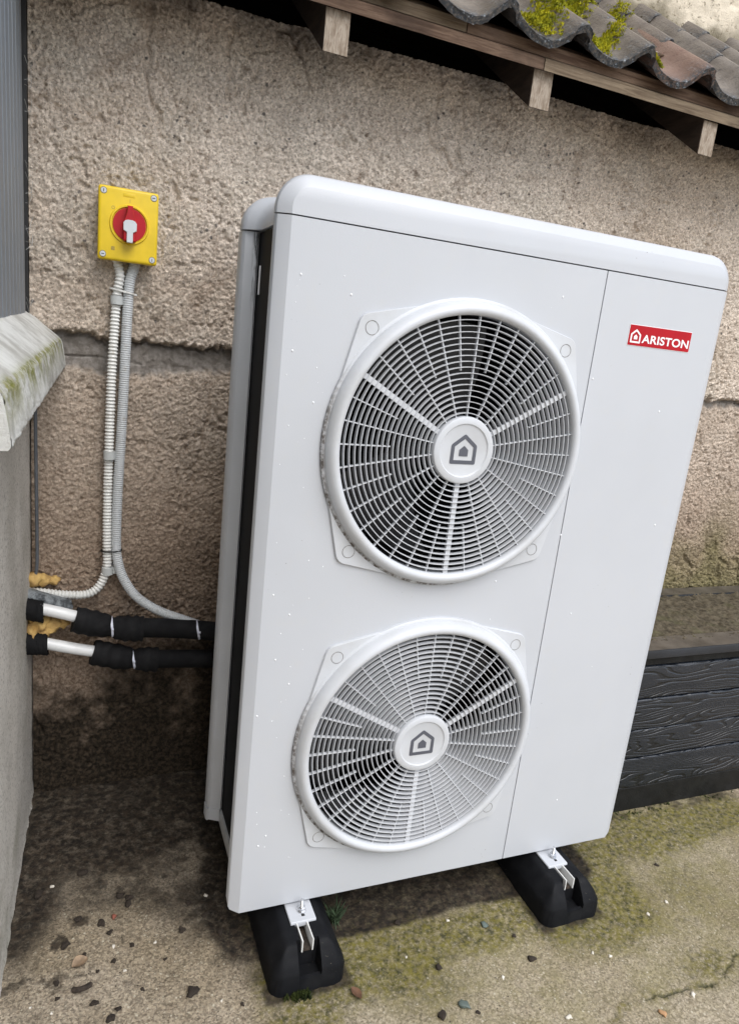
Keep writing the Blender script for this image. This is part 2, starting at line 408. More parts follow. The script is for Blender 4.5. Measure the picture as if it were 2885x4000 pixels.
mo = (1.0*ss(.14, .0, np.abs(Y-.10))*(X > .9) + 1.3*blob(.30, -.08, .17, .14) + .9*blob(.5, -.07, .3, .1) + 1.1*blob(.7, -.08, .22, .12) + 1.2*blob(.95, .02, .16, .18)
      + .8*blob(.86, -.16, .2, .13) + 1.0*blob(.12, -.18, .15, .09) + .5*blob(1.1, -.1, .5, .3) + .55*blob(.4, -.2, .3, .14) + .7*blob(1.05, -.34, .16, .09) + .5*blob(.8, -.36, .14, .07))
moss = np.clip(ss(.12, .75, mo*(.35+1.3*n1)), 0, 1)
def rd(cx): return np.maximum(np.maximum(np.abs(X-cx)-.084, -.136-Y), 0) + 9*(Y > .3)
fd = np.minimum(rd(.130), rd(.8135)); moss = np.maximum(moss, ss(.05, .005, fd)*ss(.25, .6, n1+.12))
olive = np.clip(ss(-.05, .35, X)*(.45+.9*n1)*ss(-.9, -.1, Y), 0, 1)
moss = np.maximum(moss, .8*ss(.02, .004, cd)*ss(.4, .6, n2))
dirt_shade = (2.6*ss(.22, .52, Y)*ss(.25, -.25, X*.4) + 3.2*ss(-.05, .03, Y)*ss(-.06, .06, X)*ss(1.02, .9, X) + .75*blob(-.02, .10, .2, .2) + .9*blob(-.45, .25, .10, .34) + .7*blob(.02, -.06, .1, .12) + .62*blob(-.22, .22, .36, .22))  # dirt plus painted shade, under the unit and in the rear corner
dirt = np.clip(ss(.22, .95, dirt_shade*(.30+1.4*n1)), 0, 1)
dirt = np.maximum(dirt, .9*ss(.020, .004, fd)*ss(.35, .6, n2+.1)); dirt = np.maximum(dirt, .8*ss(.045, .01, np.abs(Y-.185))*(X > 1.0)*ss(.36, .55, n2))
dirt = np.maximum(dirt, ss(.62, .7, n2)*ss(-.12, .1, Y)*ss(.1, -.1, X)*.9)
Zg = G + fade*(.006*(fbm(X, Y, 5, 5)-.5) + .0028*(fbm(X, Y, 60, 2, 3)-.5) + .0022*np.clip(.5-worley(X, Y, .011, 2), 0, 1)*(vn(X, Y, 120, 1) > .35)
     + .007*moss*np.clip(fbm(X, Y, 70, 6, 3)-.42, 0, 1) + .010*dirt*np.clip(fbm(X, Y, 45, 7, 3)-.5, 0, 1) - .006*crack)
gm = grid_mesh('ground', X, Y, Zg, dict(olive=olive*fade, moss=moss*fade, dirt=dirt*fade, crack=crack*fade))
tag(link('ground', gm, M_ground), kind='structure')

# ------------------------------------------------------------------ rear wall (roughcast), heightfield facing the yard
D = .68
xs = axis(-.446, 2.2, .0029, None, 5.0, 14); zs = axis(-.125, 1.962, .0029)
X, Zw = np.meshgrid(xs, zs, indexing='ij')
def roughcast(X, Zw, k=1.0):
    h = .020*(fbm(X, Zw, 3.5, 0, 3)-.5) + .007*(fbm(X, Zw, 14, 2, 3)-.5)
    h += k*(.0050*np.clip(.75-worley(X+.004*vn(X, Zw, 130, 3), Zw+.004*vn(X, Zw, 130, 6), .0066, 1), -.2, 1) + .0065*(fbm(X, Zw, 120, 5, 2)-.5) + .0050*(rng.random(X.shape)-.5))
    fis = ss(.022, .0, np.abs(fbm(X*1.3+Zw*.35, Zw*.45, 5, 3, 4)-.5))*ss(.5, .62, fbm(X, Zw, 4, 6, 2)); h -= k*.011*fis
    pit = ss(.66, .80, vn(X, Zw, 95, 4))*ss(.48, .62, vn(X, Zw, 14, 6)); return h - k*.007*pit
edge = 1.178 - .008*ss(-.3, 1.6, X) + .016*(fbm(X, X*0, 9, 1, 4)-.5) + .022*(fbm(X, Zw, 55, 3, 3)-.5) + .010*(vn(X, Zw, 160, 1)-.5)
up = ss(-.003, .004, Zw-edge)
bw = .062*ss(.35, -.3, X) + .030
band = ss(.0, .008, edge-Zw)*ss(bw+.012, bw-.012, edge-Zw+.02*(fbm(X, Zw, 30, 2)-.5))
lower = 1-up
h = roughcast(X, Zw)*(1-.55*band) + .020*up - .009*band - .018*ss(.012, .0, np.abs(edge-.004-Zw))*ss(.3, .6, vn(X, Zw, 11, 5)+.12)
c2 = 1.125 + .012*(fbm(X, X*0, 14, 4)-.5)
h -= .008*ss(.004, .0, np.abs(Zw-c2))*ss(-.25, -.32, X)
h += .006*ss(1.15, .2, Zw)*(fbm(X, Zw, 6, 6)-.3)
nn = fbm(X, Zw, 7, 4, 5)
dirt = np.clip(1.25*ss(.44, -.06, Zw + .34*(nn-.5)*2 + .10*(fbm(X, Zw, 40, 2, 4)-.5)*2 - .16*ss(-.35, .1, X)*ss(1.2, .9, X)), 0, 1)  # dirt along the wall base, with shade behind the unit painted in
dirt = np.maximum(dirt, .35*ss(.50, .72, nn)*ss(.95, .4, Zw)*ss(-.42, -.05, X)*ss(1.2, .9, X))
dirt = np.maximum(dirt, .5*ss(1.88, 1.98, Zw + .10*(nn-.5)*2))  # also darker towards the top edge of the wall
algae = .75*ss(1.05, 1.15, X)*ss(.80, .40, Zw+.35*(nn-.5))
wm = grid_mesh('rendered_wall', X, D-h, Zw, dict(band=band, lower=lower*(.45+.55*ss(1.05, .5, Zw)), dirt=dirt, algae=algae))
wall = thing('rendered_wall', (1.0, D, G), 'long beige roughcast wall behind the heat pump, lower render layer broken off in a ledge', 'wall')
link('render_coat', wm, M_render, wall)
MB().box(-.47, 5, D+.03, D+.25, G-.02, 1.60).build('masonry', M_render, wall)
# ------------------------------------------------------------------ wall above the lean-to roof
UY = .985
xs = axis(-.5, 2.7, .008, None, 5, 12); zs = axis(2.05, 3.3, .008, None, 5, 8)
X, Zw = np.meshgrid(xs, zs, indexing='ij')
hu = roughcast(X, Zw, .7)
du = np.clip(ss(2.50, 2.36, Zw + .12*(fbm(X, Zw, 12, 3)-.5)*2), 0, 1)*.8
uw = thing('upper_wall', (1.0, UY, 2.05), 'bright cream rendered wall rising above the tiled lean-to roof', 'wall')
link('render_coat', grid_mesh('upper_wall', X, UY-hu, Zw, dict(dirt=du)), M_upper, uw)
MB().box(-.5, 5, UY+.02, UY+.25, 2.06, 5).build('masonry', M_upper, uw)

# ------------------------------------------------------------------ house wall on the left, with sill and window frame
LX = lambda y: -.449 + .030*(y-.68)
house = thing('house_wall', (LX(0), 0, G), 'plain grey-beige side wall at the left edge with stone sill and grey window frame', 'wall')
ys = axis(-.6, .72, .006, -3, None, 10); zs = axis(G-.02, 1.13, .006)
Yl, Zl = np.meshgrid(ys, zs, indexing='ij')
hl = .004*(fbm(Yl, Zl, 6, 1)-.5) + .0025*(fbm(Yl, Zl, 90, 2, 3)-.5) + .012*ss(.03, -.02, Zl-G)*(fbm(Yl, Zl, 30, 3)-.2)
link('render_coat', grid_mesh('left_render', LX(Yl)+hl, Yl, Zl), M_left, house)
MB().add([(LX(y)-.02-dx, y, z) for z in (G-.02, 4.2) for y, dx in ((-3, .0), (.80, .0), (.80, .35), (-3, .35))],
         [(0,1,5,4),(1,2,6,5),(2,3,7,6),(3,0,4,7),(4,5,6,7)]).build('masonry', M_left, house, smooth=0)
# sill: sloped top, mossy outer nose, slightly out of level; built as a displaced closed section swept along y
n = 110; stations = np.linspace(-.36, .672, n)
sec = [(-.46, 1.224), (-.43, 1.204), (-.40, 1.180), (-.384, 1.167), (-.379, 1.162), (-.3755, 1.155), (-.372, 1.135), (-.3685, 1.110), (-.3675, 1.099), (-.371, 1.094), (-.46, 1.094)]
fine = []
for a, b in zip(sec, sec[1:]):
    for k in range(4): fine.append((a[0]+(b[0]-a[0])*k/4, a[1]+(b[1]-a[1])*k/4, len(fine)))
fine.append((*sec[-1], len(fine)))
S = np.array([f[:2] for f in fine]); Ys, K = np.meshgrid(stations, np.arange(len(S)), indexing='ij')
Sx = S[K, 0] + .031*(Ys-.66); Sz = S[K, 1] + .021*(Ys-.66)
nz = .006*(fbm(Ys, K*.006, 30, 2, 4)-.5) + .004*(fbm(Ys, K*.006, 110, 4, 3)-.5)
msk = ss(8, 14, K)*ss(38, 30, K)
mossv = np.clip(ss(10, 15, K)*ss(30, 18, K)*(.5+.9*fbm(Ys, K*.006, 12, 1)), 0, 1)
sm = grid_mesh('sill', Sx + nz*msk, Ys + 0*nz, Sz + nz*(1-msk)*.5, dict(moss=mossv))
sill = link('window_sill', sm, M_sill, house)
mbm = MB()
for e in (0, n-1): mbm.add([(float(Sx[e, j]), float(Ys[e, j]), float(Sz[e, j])) for j in range(len(S))], [tuple(range(len(S)))])
mbm.build('sill_end', M_sill, sill, smooth=0)
# window frame: ribbed grey plastic
prof = []
y = .603
prof.append((0, y+.0))
while y > -.7:
    prof += [(.0, y), (.0, y-.040), (-.0016, y-.0425), (-.0016, y-.0495), (.0, y-.052)]; y -= .054
prof = [(LX(py)+.0005+px, py) for px, py in prof]
prof = [(LX(.6)-.03, .606)] + prof
MB().loft([[(x - .006*(z-1.2), y, z - .0 + (.030*(y-.66) if z < 1.5 else 0)) for x, y in prof] for z in (1.205, 3.0)], False).build('window_frame', M_frame, house, smooth=0)
MB().box(-.53, -.4475, .645, .70, 1.18, 3.0).build('frame_gap', M_black, house)
# cobweb threads across the gap beside the frame
mw = MB()
for k in range(16):
    z = random.uniform(1.24, 1.75); a = Vector((LX(.605)+.002, .606, z)); b = Vector((-.438, .655, z+random.uniform(-.05, .05)))
    mid = (a+b)/2 + Vector((random.uniform(0, .006), 0, random.uniform(-.02, .0)))
    mw.tube([a, mid, b], .0004, 3, False)
w = mw.build('cobweb', M_web); tag(w, 'thin pale cobweb strung in the dark gap beside the grey window frame', 'cobweb', kind='stuff')

# ------------------------------------------------------------------ lean-to roof: rafters, boards, pantiles
SL = .65
roof = thing('lean_to_roof', (1.0, .45, 1.85), 'lean-to roof of mossy grey-brown pantiles on timber rafters along the wall top', 'roof')
def slope_box(mb, x0, x1, y0, y1, zb, th, jit=0, cut=0):   # a piece that follows the roof slope; zb is its underside at y = .45
    f = lambda y: zb + SL*(y-.45)
    return mb.add([(x0,y0,f(y0)),(x1,y0,f(y0)),(x1,y1,f(y1)),(x0,y1,f(y1)),(x0,y0-cut,f(y0)+th),(x1,y0-cut,f(y0)+th),(x1,y1,f(y1)+th),(x0,y1,f(y1)+th)],
                  [(0,3,2,1),(4,5,6,7),(0,1,5,4),(1,2,6,5),(2,3,7,6),(3,0,4,7)])
for k, x in enumerate((-.392, .158, .705, 1.266, 1.82, 2.37, 2.92)):
    w_ = .058 if k != 3 else .052; ye = .45+.004*(k % 3)
    rf = slope_box(MB(), x, x+w_, ye, 1.0, 1.848, .088).build('rafter', M_rafter, roof, smooth=0)
    slope_box(MB(), x+.0006, x+w_-.0006, ye-.003, ye-.0004, 1.8495, .086).build('sawn_end', M_rafter_end, rf, smooth=0)
for a, b, m in ((-.6, .7195, M_board), (.7225, 2.05, M_board2), (2.053, 3.2, M_board)):
    slope_box(MB(), a, b, .438, .545, 1.941, .026).build('eave_board', m, roof, smooth=0)
for a, b, m in ((-.6, .50, M_board2), (.503, 1.62, M_board), (1.623, 3.2, M_board2)):
    slope_box(MB(), a, b, .446, .486, 1.9685, .026).build('tile_batten', m, roof, smooth=0)
slope_box(MB(), -.6, 3.2, .549, 1.02, 1.942, .02).build('roof_boarding', M_deck, roof, smooth=0)
MB().box(-.6, 3.2, .965, .98, 1.5, 2.2).build('void_dark_sheet', M_deck, roof, smooth=0); MB().box(-.6, 3.2, .72, .964, 1.61, 1.63).build('void_dark_sheet', M_deck, roof, smooth=0)  # dark sheets added to keep the roof void black
prof = [(-.106,.024),(-.09,.0165),(-.07,.0085),(-.045,.0025),(-.02,0),(0,0),(.018,.003),(.034,.011),(.047,.023),(.059,.035),(.072,.042),(.084,.0425),(.095,.037),(.103,.027),(.107,.016)]
def tile_mesh(seed):
    r = random.Random(seed); L = .40; st = [0, .004, .012, .03, .08, .16, .26, L]; th = .017
    P = []
    for a, b in zip(prof, prof[1:]): P += [a, ((a[0]+b[0])/2, (a[1]+b[1])/2)]
    P.append(prof[-1]); V = []; lip = []
    chip = [r.uniform(-.006, .006) if r.random() < .5 else 0 for _ in P]
    cs, sn = 1/math.hypot(1, SL), SL/math.hypot(1, SL)
    for i, s in enumerate(st):
        ring = []
        for j, (x, z) in enumerate(P):
            e = (1 - .12*ss(.02, 0, s)); zz = z*1.22 - (.0015 if i == 0 else 0) + r.uniform(-.0006, .0006); so = s + (chip[j] if s < .02 else 0)
            ring.append((x, zz, so))
        low = [(x, z-th, so) for x, z, so in reversed(ring)]
        V.append(ring+low); lip += [max(0, 1-s/.045)]*(2*len(P))
    mb = MB(); rings = [[(x, so*cs - z*sn, so*sn + z*cs) for x, z, so in ring] for ring in V]
    mb.loft(rings, True, True, True)
    me = mb.mesh('tile', smooth=50)
    at = me.attributes.new('lip', 'FLOAT', 'POINT'); at.data.foreach_set('value', np.array(lip, 'f4')); me.materials.append(M_tile); return me
tiles = [tile_mesh(s) for s in range(5)]
for row in range(4):
    for k in range(-6, 12):
        x = .506 + .2070*k + random.uniform(-.003, .003); dy = 0.190*row + random.uniform(-.006, .006)
        if row == 3: dy = .50
        o = link('roof_tile', tiles[(k*3+row*2) % 5], M_tile, roof, (x, .412+dy, 1.992 + SL*dy + .004*row + random.uniform(-.002, .002)), (random.uniform(-.012, .012), 0, random.uniform(-.012, .012)))
# moss growing on the tiles
def moss_mesh(pts, hmin, hmax, spread, up, n_blades=10):
    mb = MB()
    for px, py, pz in pts:
        for _ in range(n_blades):
            a = random.uniform(0, 6.28); d = random.uniform(0, spread); bx, by = px+d*math.cos(a), py+d*math.sin(a)
            hh = random.uniform(hmin, hmax); t1 = Vector((random.gauss(0, .5), random.gauss(0, .5), 0)) + up; t1.normalize()
            s1 = Vector((math.cos(a+1), math.sin(a+1), .2))*random.uniform(.0010, .0026); b = Vector((bx, by, pz))
            mb.add([b-s1, b+s1, b+t1*hh*.6+s1*.8, b+t1*hh], [(0, 1, 2, 3)])
    return mb
def roofz(x, y):
    u = (x-.506) % .2070; u = u-.207 if u > .108 else u
    zz = float(np.interp(u, [p[0] for p in prof], [p[1] for p in prof])); k = max(0, int((y-.412)/.18)); return 1.992 + SL*(y-.412) + zz*1.28 + .004*k + .001
def roof_moss(x0, y0, x1, y1, wd, n, label, hmax=.020):
    pts = []
    for _ in range(n):
        s = random.random(); x = x0+(x1-x0)*s + random.gauss(0, wd*.6); y = y0+(y1-y0)*s+random.gauss(0, wd)
        y = max(.415, y)
        if y < .95:
            q = max(0, 1-.6*abs((x-x0)*(y1-y0)-(y-y0)*(x1-x0))/math.hypot(x1-x0, y1-y0)/(wd*1.4)); pts.append((x, y, roofz(x, y)+q*hmax*1.15*(1-random.random()**2)))
    o = moss_mesh(pts, .003, .0085, .006, Vector((0, -.3, .9)), 8).build('moss_cushion', M_moss, smooth=0); tag(o, label, 'moss', 'moss cushions on the roof tiles')
roof_moss(.69, .45, 1.0, .77, .032, 1700, 'largest yellow-green moss cushion, trailing diagonally up a roof tile')
roof_moss(.835, .435, .985, .53, .016, 520, 'small bright green moss cushion in a tile trough near the eave', .015)
roof_moss(.97, .70, 1.19, .80, .024, 800, 'brownish moss cushion along the tiles under the bright upper wall', .018)
roof_moss(1.25, .81, 1.34, .84, .014, 260, 'tiny yellow-green moss tuft furthest right near the upper wall', .010)
roof_moss(1.02, .415, 1.06, .43, .009, 120, 'tiny moss tuft at the lip of the reddish chipped tile', .009)
roof_moss(.60, .70, .86, .86, .03, 900, 'moss cushion at the top frame edge above the pantiles', .013)
# gravelly dirt in the joint between roof and upper wall
pts = [(random.uniform(.3, 2.4), random.uniform(.88, .96)) for _ in range(900)]
mb = MB()
for x, y in pts:
    s = random.uniform(.002, .007); z = 1.99+SL*(y-.412)+.03+random.uniform(-.005, .02)
    q = [Vector((random.uniform(-1, 1), random.uniform(-1, 1), random.uniform(-1, 1)))*s + Vector((x, y, z)) for _ in range(4)]
    mb.add(q, [(0,1,2),(0,2,3),(0,3,1),(1,3,2)])
o = mb.build('joint_debris', M_soil, smooth=0); tag(o, 'crumbly dirt lying in the joint between tiles and upper wall', 'debris', kind='stuff')

# =================================================================== HEAT PUMP
H = 1.4321; XS = .6735; FX = .3806; FZ = (1.0461, .3844); RH = .2625
hp = thing('heat_pump', (.5, .17, 0), 'white heat pump outdoor unit with two round fan grilles and a red badge', 'heat pump')
# front panel with two round openings, bevelled left edge
mb = MB(); c1 = .30; xa, xb = 0.0, XS-.0012; zt = H-.0012; seg = 96
def quad(x0, x1, z0, z1): mb.add([(x0,0,z0),(x1,0,z0),(x1,0,z1),(x0,0,z1)], [(0,1,2,3)])
xl, xr = FX-.2885, xb
zc = [0, FZ[1]-c1, FZ[1]+c1, FZ[0]-c1, FZ[0]+c1, zt]
for i in (0, 2, 4): quad(xa, xb, zc[i], zc[i+1])
for i, cz in ((1, FZ[1]), (3, FZ[0])):
    quad(xa, FX-.2925, zc[i], zc[i+1])
    n0 = len(mb.v); inner = []; outer = []
    for k in range(seg):
        a = 2*math.pi*(k+.5)/seg; ca, sa = math.cos(a), math.sin(a)
        inner.append((FX+RH*ca, 0, cz+RH*sa))
        tx = ((xb-FX) if ca > 0 else .2925)/abs(ca) if abs(ca) > 1e-6 else 9; tz = c1/abs(sa) if abs(sa) > 1e-6 else 9; tt = min(tx, tz)
        outer.append((FX+tt*ca, 0, cz+tt*sa))
    mb.add(inner+outer, [(k, (k+1) % seg, seg+(k+1) % seg, seg+k) for k in range(seg)])
    for sx, sz in ((1, 1), (-1, 1), (-1, -1), (1, -1)):        # corner slivers
        cxr = xb if sx > 0 else FX-.2925; cc = (cxr, 0, cz+sz*c1)
        near = sorted(outer, key=lambda q: (q[0]-cc[0])**2+(q[2]-cc[2])**2)
        p1 = min((q for q in outer if abs(q[0]-cxr) < 1e-5 and (q[2]-cz)*sz > 0), key=lambda q: abs(q[2]-cc[2]))
        p2 = min((q for q in outer if abs(q[2]-cc[2]) < 1e-5 and (q[0]-FX)*sx > 0), key=lambda q: abs(q[0]-cc[0]))
        mb.add([cc, p1, p2], [(0, 1, 2)])
def bevel_col(mb, sx, x0, ztop):   # the folded outer edge of a front sheet, sx = -1 left, +1 right
    pr = [(0, 0, 0), (.019, .0095, .006), (.0225, .0125, .012), (.025, .019, .028), (.025, .026, .028), (.021, .031, .028), (-.004, .033, .03)]
    mb.loft([[(x0+sx*a, b, c) for a, b, c in pr], [(x0+sx*a, b, ztop) for a, b, c in pr]], False)
bevel_col(mb, -1, 0, zt)
mb.add([(0,0,0),(xb,0,0),(xb,.02,.002),(0,.02,.002)], [(0,1,2,3)])
mb.add([(xb,0,0),(xb,.012,0),(xb,.012,zt),(xb,0,zt)], [(0,1,2,3)])
mb.add([(0,0,zt),(xb,0,zt),(xb,.012,zt),(0,.012,zt)], [(0,1,2,3)])
mb.build('front_panel', M_white, hp, (.33, 0, 0), 25)
mb = MB(); xa = XS+.0012
mb.add([(xa,0,0),(1,0,0),(1,0,zt),(xa,0,zt)], [(0,1,2,3)]); mb.add([(xa,0,0),(xa,.012,0),(xa,.012,zt),(xa,0,zt)], [(0,1,2,3)])
mb.add([(xa,0,0),(1,0,0),(1,.02,.002),(xa,.02,.002)], [(0,1,2,3)]); mb.add([(xa,0,zt),(1,0,zt),(1,.012,zt),(xa,.012,zt)], [(0,1,2,3)])
bevel_col(mb, 1, 1.0, zt)
mb.build('service_panel', M_white, hp, (.84, 0, 0), 25)
MB().box(1.012, 1.0235, .032, .33, .03, zt).build('side_panel', M_white, hp)
# rear corner post
pr = [(-.020,.340), (-.025,.333), (-.025,.311), (-.0225,.3025), (-.018,.2965), (.002,.2860), (.0055,.2845), (.0072,.287), (.0075,.2925), (.022,.2945), (.022,.34)]
mb = MB().loft([[(x, y, z) for x, y in pr] for z in (.048, H-.0012)], True, True, True); mb.build('corner_post', M_post, hp, smooth=25)
pr2 = [(x*1.0-.002, y-.002) for x, y in pr[1:7]] + [(.006,.335)]
MB().loft([[(x, y, z+(.006 if y < .3 else 0)) for x, y in pr2] for z in (.012, .045)], True, True, True).build('post_foot', M_white, hp, smooth=25)
MB().bbox(.004, 1.0, .034, .33, .010, .046, .004).build('base_tray', M_greymetal, hp)
MB().box(.010, .05, .036, .291, .047, H-.003).build('coil', M_coil, hp)
MB().box(.024, 1.0, .31, .335, .05, H-.003).build('rear_coil', M_coil, hp)
MB().bbox(.0070, .0098, .2550, .2610, 1.306, 1.364, .001, 1).build('white_strip', M_lett, hp)
mb = MB()
mb.add([(.052,.013,.02),(.99,.013,.02),(.99,.30,.02),(.052,.30,.02),(.052,.013,1.43),(.99,.013,1.43),(.99,.30,1.43),(.052,.30,1.43)], [(0,1,2,3),(4,5,6,7),(1,2,6,5),(2,3,7,6),(3,0,4,7)])
mb.build('inner_casing', M_dark, hp, smooth=0)
# lid
mb = MB(); zb = H+.0014; rings = []
for y, xl, xr, ztp, rr in ((0, 0.0, 1.0, 1.4800, .036), (.0008, -.0012, 1.0012, 1.4815, .037), (.0115, -.0200, 1.0200, 1.4975, .056), (.0145, -.0232, 1.0232, 1.5008, .060), (.020, -.025, 1.025, 1.5035, .064), (.027, -.025, 1.025, 1.505, .064),
      (.0305, -.0235, 1.025, 1.505, .064), (.034, -.012, 1.025, 1.5045, .066), (.040, .004, 1.025, 1.504, .070), (.060, .008, 1.025, 1.504, .072), (.235, .008, 1.025, 1.504, .072), (.262, .005, 1.025, 1.504, .072), (.278, -.004, 1.025, 1.5045, .070), (.289, -.0165, 1.025, 1.505, .066), (.297, -.0225, 1.025, 1.505, .064), (.304, -.025, 1.025, 1.505, .064), (.325, -.025, 1.025, 1.504, .064), (.334, -.021, 1.021, 1.499, .06), (.338, -.012, 1.012, 1.490, .05)):
    r2 = min(rr, ztp-zb-.001); ring = [(xl, y, zb)]
    for k in range(13): a = math.pi - math.pi/2*k/12; ring.append((xl+rr+rr*math.cos(a), y, ztp-r2+r2*math.sin(a)))
    for k in range(13): a = math.pi/2 - math.pi/2*k/12; ring.append((xr-rr+rr*math.cos(a), y, ztp-r2+r2*math.sin(a)))
    ring.append((xr, y, zb)); rings.append(ring)
mb.loft(rings, True, True, True); mb.build('lid', M_white, hp, smooth=28)
# fan guards
def house_outline(sc, th, m, name, parent, cx, y, cz, thick=.0006):
    def pent(w, b, e, tp): return [(-w, b), (w, b), (w, e), (0, tp), (-w, e)]
    def rnd(P, r):
        out = []
        for i in range(len(P)):
            a, b, c = [Vector(P[(i+k) % len(P)]) for k in (-1, 0, 1)]
            p0 = b + (a-b).normalized()*r; p1 = b + (c-b).normalized()*r
            for k in range(4): q = k/3; out.append(tuple((p0*(1-q)**2 + b*2*q*(1-q) + p1*q*q)))
        return out
    O = rnd(pent(.0290*sc, -.0275*sc, .0110*sc, .0335*sc), .0035*sc); I = rnd(pent(.0212*sc, -.0198*sc, .0075*sc, .0240*sc), .0006*sc)
    S = pent(.0100*sc, -.0115*sc, .0015*sc, .0100*sc); mb = MB(); n = len(O)
    for yy in (y,):
        mb.add([(cx+a, y, cz+b) for a, b in O] + [(cx+a, y, cz+b) for a, b in I], [(k, (k+1) % n, n+(k+1) % n, n+k) for k in range(n)])
        mb.add([(cx+a, y, cz+b) for a, b in S], [(0, 1, 2, 3, 4)])
    mb.add([(cx+a, y, cz+b) for a, b in O] + [(cx+a, y+thick, cz+b) for a, b in O], [(k, (k+1) % n, n+(k+1) % n, n+k) for k in range(n)])
    return mb.build(name, m, parent, smooth=0)
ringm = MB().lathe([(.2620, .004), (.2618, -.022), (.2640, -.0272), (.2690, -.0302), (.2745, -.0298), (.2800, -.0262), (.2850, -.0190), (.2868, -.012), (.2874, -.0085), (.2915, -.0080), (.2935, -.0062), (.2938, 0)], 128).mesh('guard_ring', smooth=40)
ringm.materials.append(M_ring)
pts = [(.288*math.cos(a), .288*math.sin(a)) for a in np.linspace(0, 2*math.pi, 240, False)]
for sx in (-1, 1):
    for sz in (-1, 1): pts += [(sx*.2175+.0255*math.cos(a), sz*.2175+.0255*math.sin(a)) for a in np.linspace(0, 2*math.pi, 40, False)]
def hull(P):
    P = sorted(set((round(a, 6), round(b, 6)) for a, b in P)); cr = lambda o, a, b: (a[0]-o[0])*(b[1]-o[1])-(a[1]-o[1])*(b[0]-o[0]); out = []
    for seq in (P, P[::-1]):
        h = []
        for q in seq:
            while len(h) > 1 and cr(h[-2], h[-1], q) <= 0: h.pop()
            h.append(q)
        out += h[:-1]
    return out
hl_ = hull(pts); n = len(hl_)
inn = [(a*.2855/math.hypot(a, b), b*.2855/math.hypot(a, b)) for a, b in hl_]
def scale_in(P, d): return [(a-d*a/math.hypot(a, b), b-d*b/math.hypot(a, b)) for a, b in P]
mb = MB().loft([[(a, 0, b) for a, b in hl_], [(a, -.0048, b) for a, b in hl_], [(a, -.0062, b) for a, b in scale_in(hl_, .0012)], [(a, -.0064, b) for a, b in inn]], True)
platem = mb.mesh('mounting_plate', smooth=40); platem.materials.append(M_guard)
slatm = []
for i in range(17):
    r = .0750 + .01115*i
    m_ = MB().lathe([(r-.0007, -.0218), (r+.0006, -.0220), (r+.0008, -.0118), (r-.0010, -.0118)], 96, closed_prof=True).mesh('grille_ring', smooth=40); m_.materials.append(M_slat); slatm.append(m_)
def spoke(r0, r1, w, y0, y1):
    m_ = MB().box(r0, r1, y0, y1, -w/2, w/2).mesh('spoke', smooth=0); m_.materials.append(M_slat); return m_
sp_long, sp_short, sp_thick = spoke(.064, .2635, .0021, -.0190, -.0120), spoke(.158, .2635, .0021, -.0190, -.0120), spoke(.064, .2635, .0105, -.0185, -.0115)
hubm = MB().lathe([(0, -.0242), (.0515, -.0242), (.0525, -.0246), (.0545, -.0268), (.0640, -.0270), (.0668, -.0258), (.0682, -.0225), (.0686, -.006)], 96).mesh('hub_cap', smooth=30); hubm.materials.append(M_guard)
grm = MB().lathe([(.0122, -.0066), (.0134, -.0066)], 40).mesh('screw_cover_groove', smooth=0); grm.materials.append(M_groove)
shm = MB().lathe([(.2622, .0), (.2622, .055), (.30, .10)], 96).mesh('shroud', smooth=40); shm.materials.append(M_fan)
blm = MB()
for k in range(3):
    rr = []
    for i in range(9):
        s = i/8; r = .05+.20*s
        rr.append([(r*math.cos(a0), .055+.055*w - .01*s, r*math.sin(a0)) for w, a0 in ((q/6, (-.55-.15*s) + (1.05+.25*s)*q/6 + k*2*math.pi/3 + .4*s) for q in range(7))])
    blm.loft(rr, False)
blm_parts = []
for k in range(3):
    q = MB(); q.v = blm.v[k*63:(k+1)*63]; q.f = [tuple(i-k*63 for i in f) for f in blm.f[k*48:(k+1)*48]]
    m_ = q.mesh('blade', smooth=60); m_.materials.append(M_fan); blm_parts.append(m_)
fhub = MB().lathe([(0, .05), (.05, .05), (.06, .058), (.06, .13)], 40).mesh('fan_hub', smooth=40); fhub.materials.append(M_fan)
for i, cz in enumerate(FZ):
    L = (FX, 0, cz)
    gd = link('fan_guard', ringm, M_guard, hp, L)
    gd['label'] = ('upper' if i == 0 else 'lower') + ' round white fan guard with concentric grille'
    link('mounting_plate', platem, M_guard, gd, L); link('hub_cap', hubm, M_guard, gd, L)
    for m_ in slatm: link('grille_ring', m_, M_slat, gd, L)
    for k in range(36):
        link('spoke', sp_thick if k % 12 == 0 else (sp_long if k % 2 == 0 else sp_short), M_slat, gd, L, (0, -R(30+10*k), 0))
    for sx in (-1, 1):
        for sz in (-1, 1): link('screw_cover', grm, M_groove, gd, (FX+sx*.2165, 0, cz+sz*.2160))
    house_outline(1.0, 0, M_emblem, 'emblem', gd, FX, -.0249, cz)
    fan = link('fan', fhub, M_fan, hp, L)
    for m_ in blm_parts: link('blade', m_, M_fan, fan, L, (0, R(25+40*i), 0))
    link('shroud', shm, M_slat, hp, L)
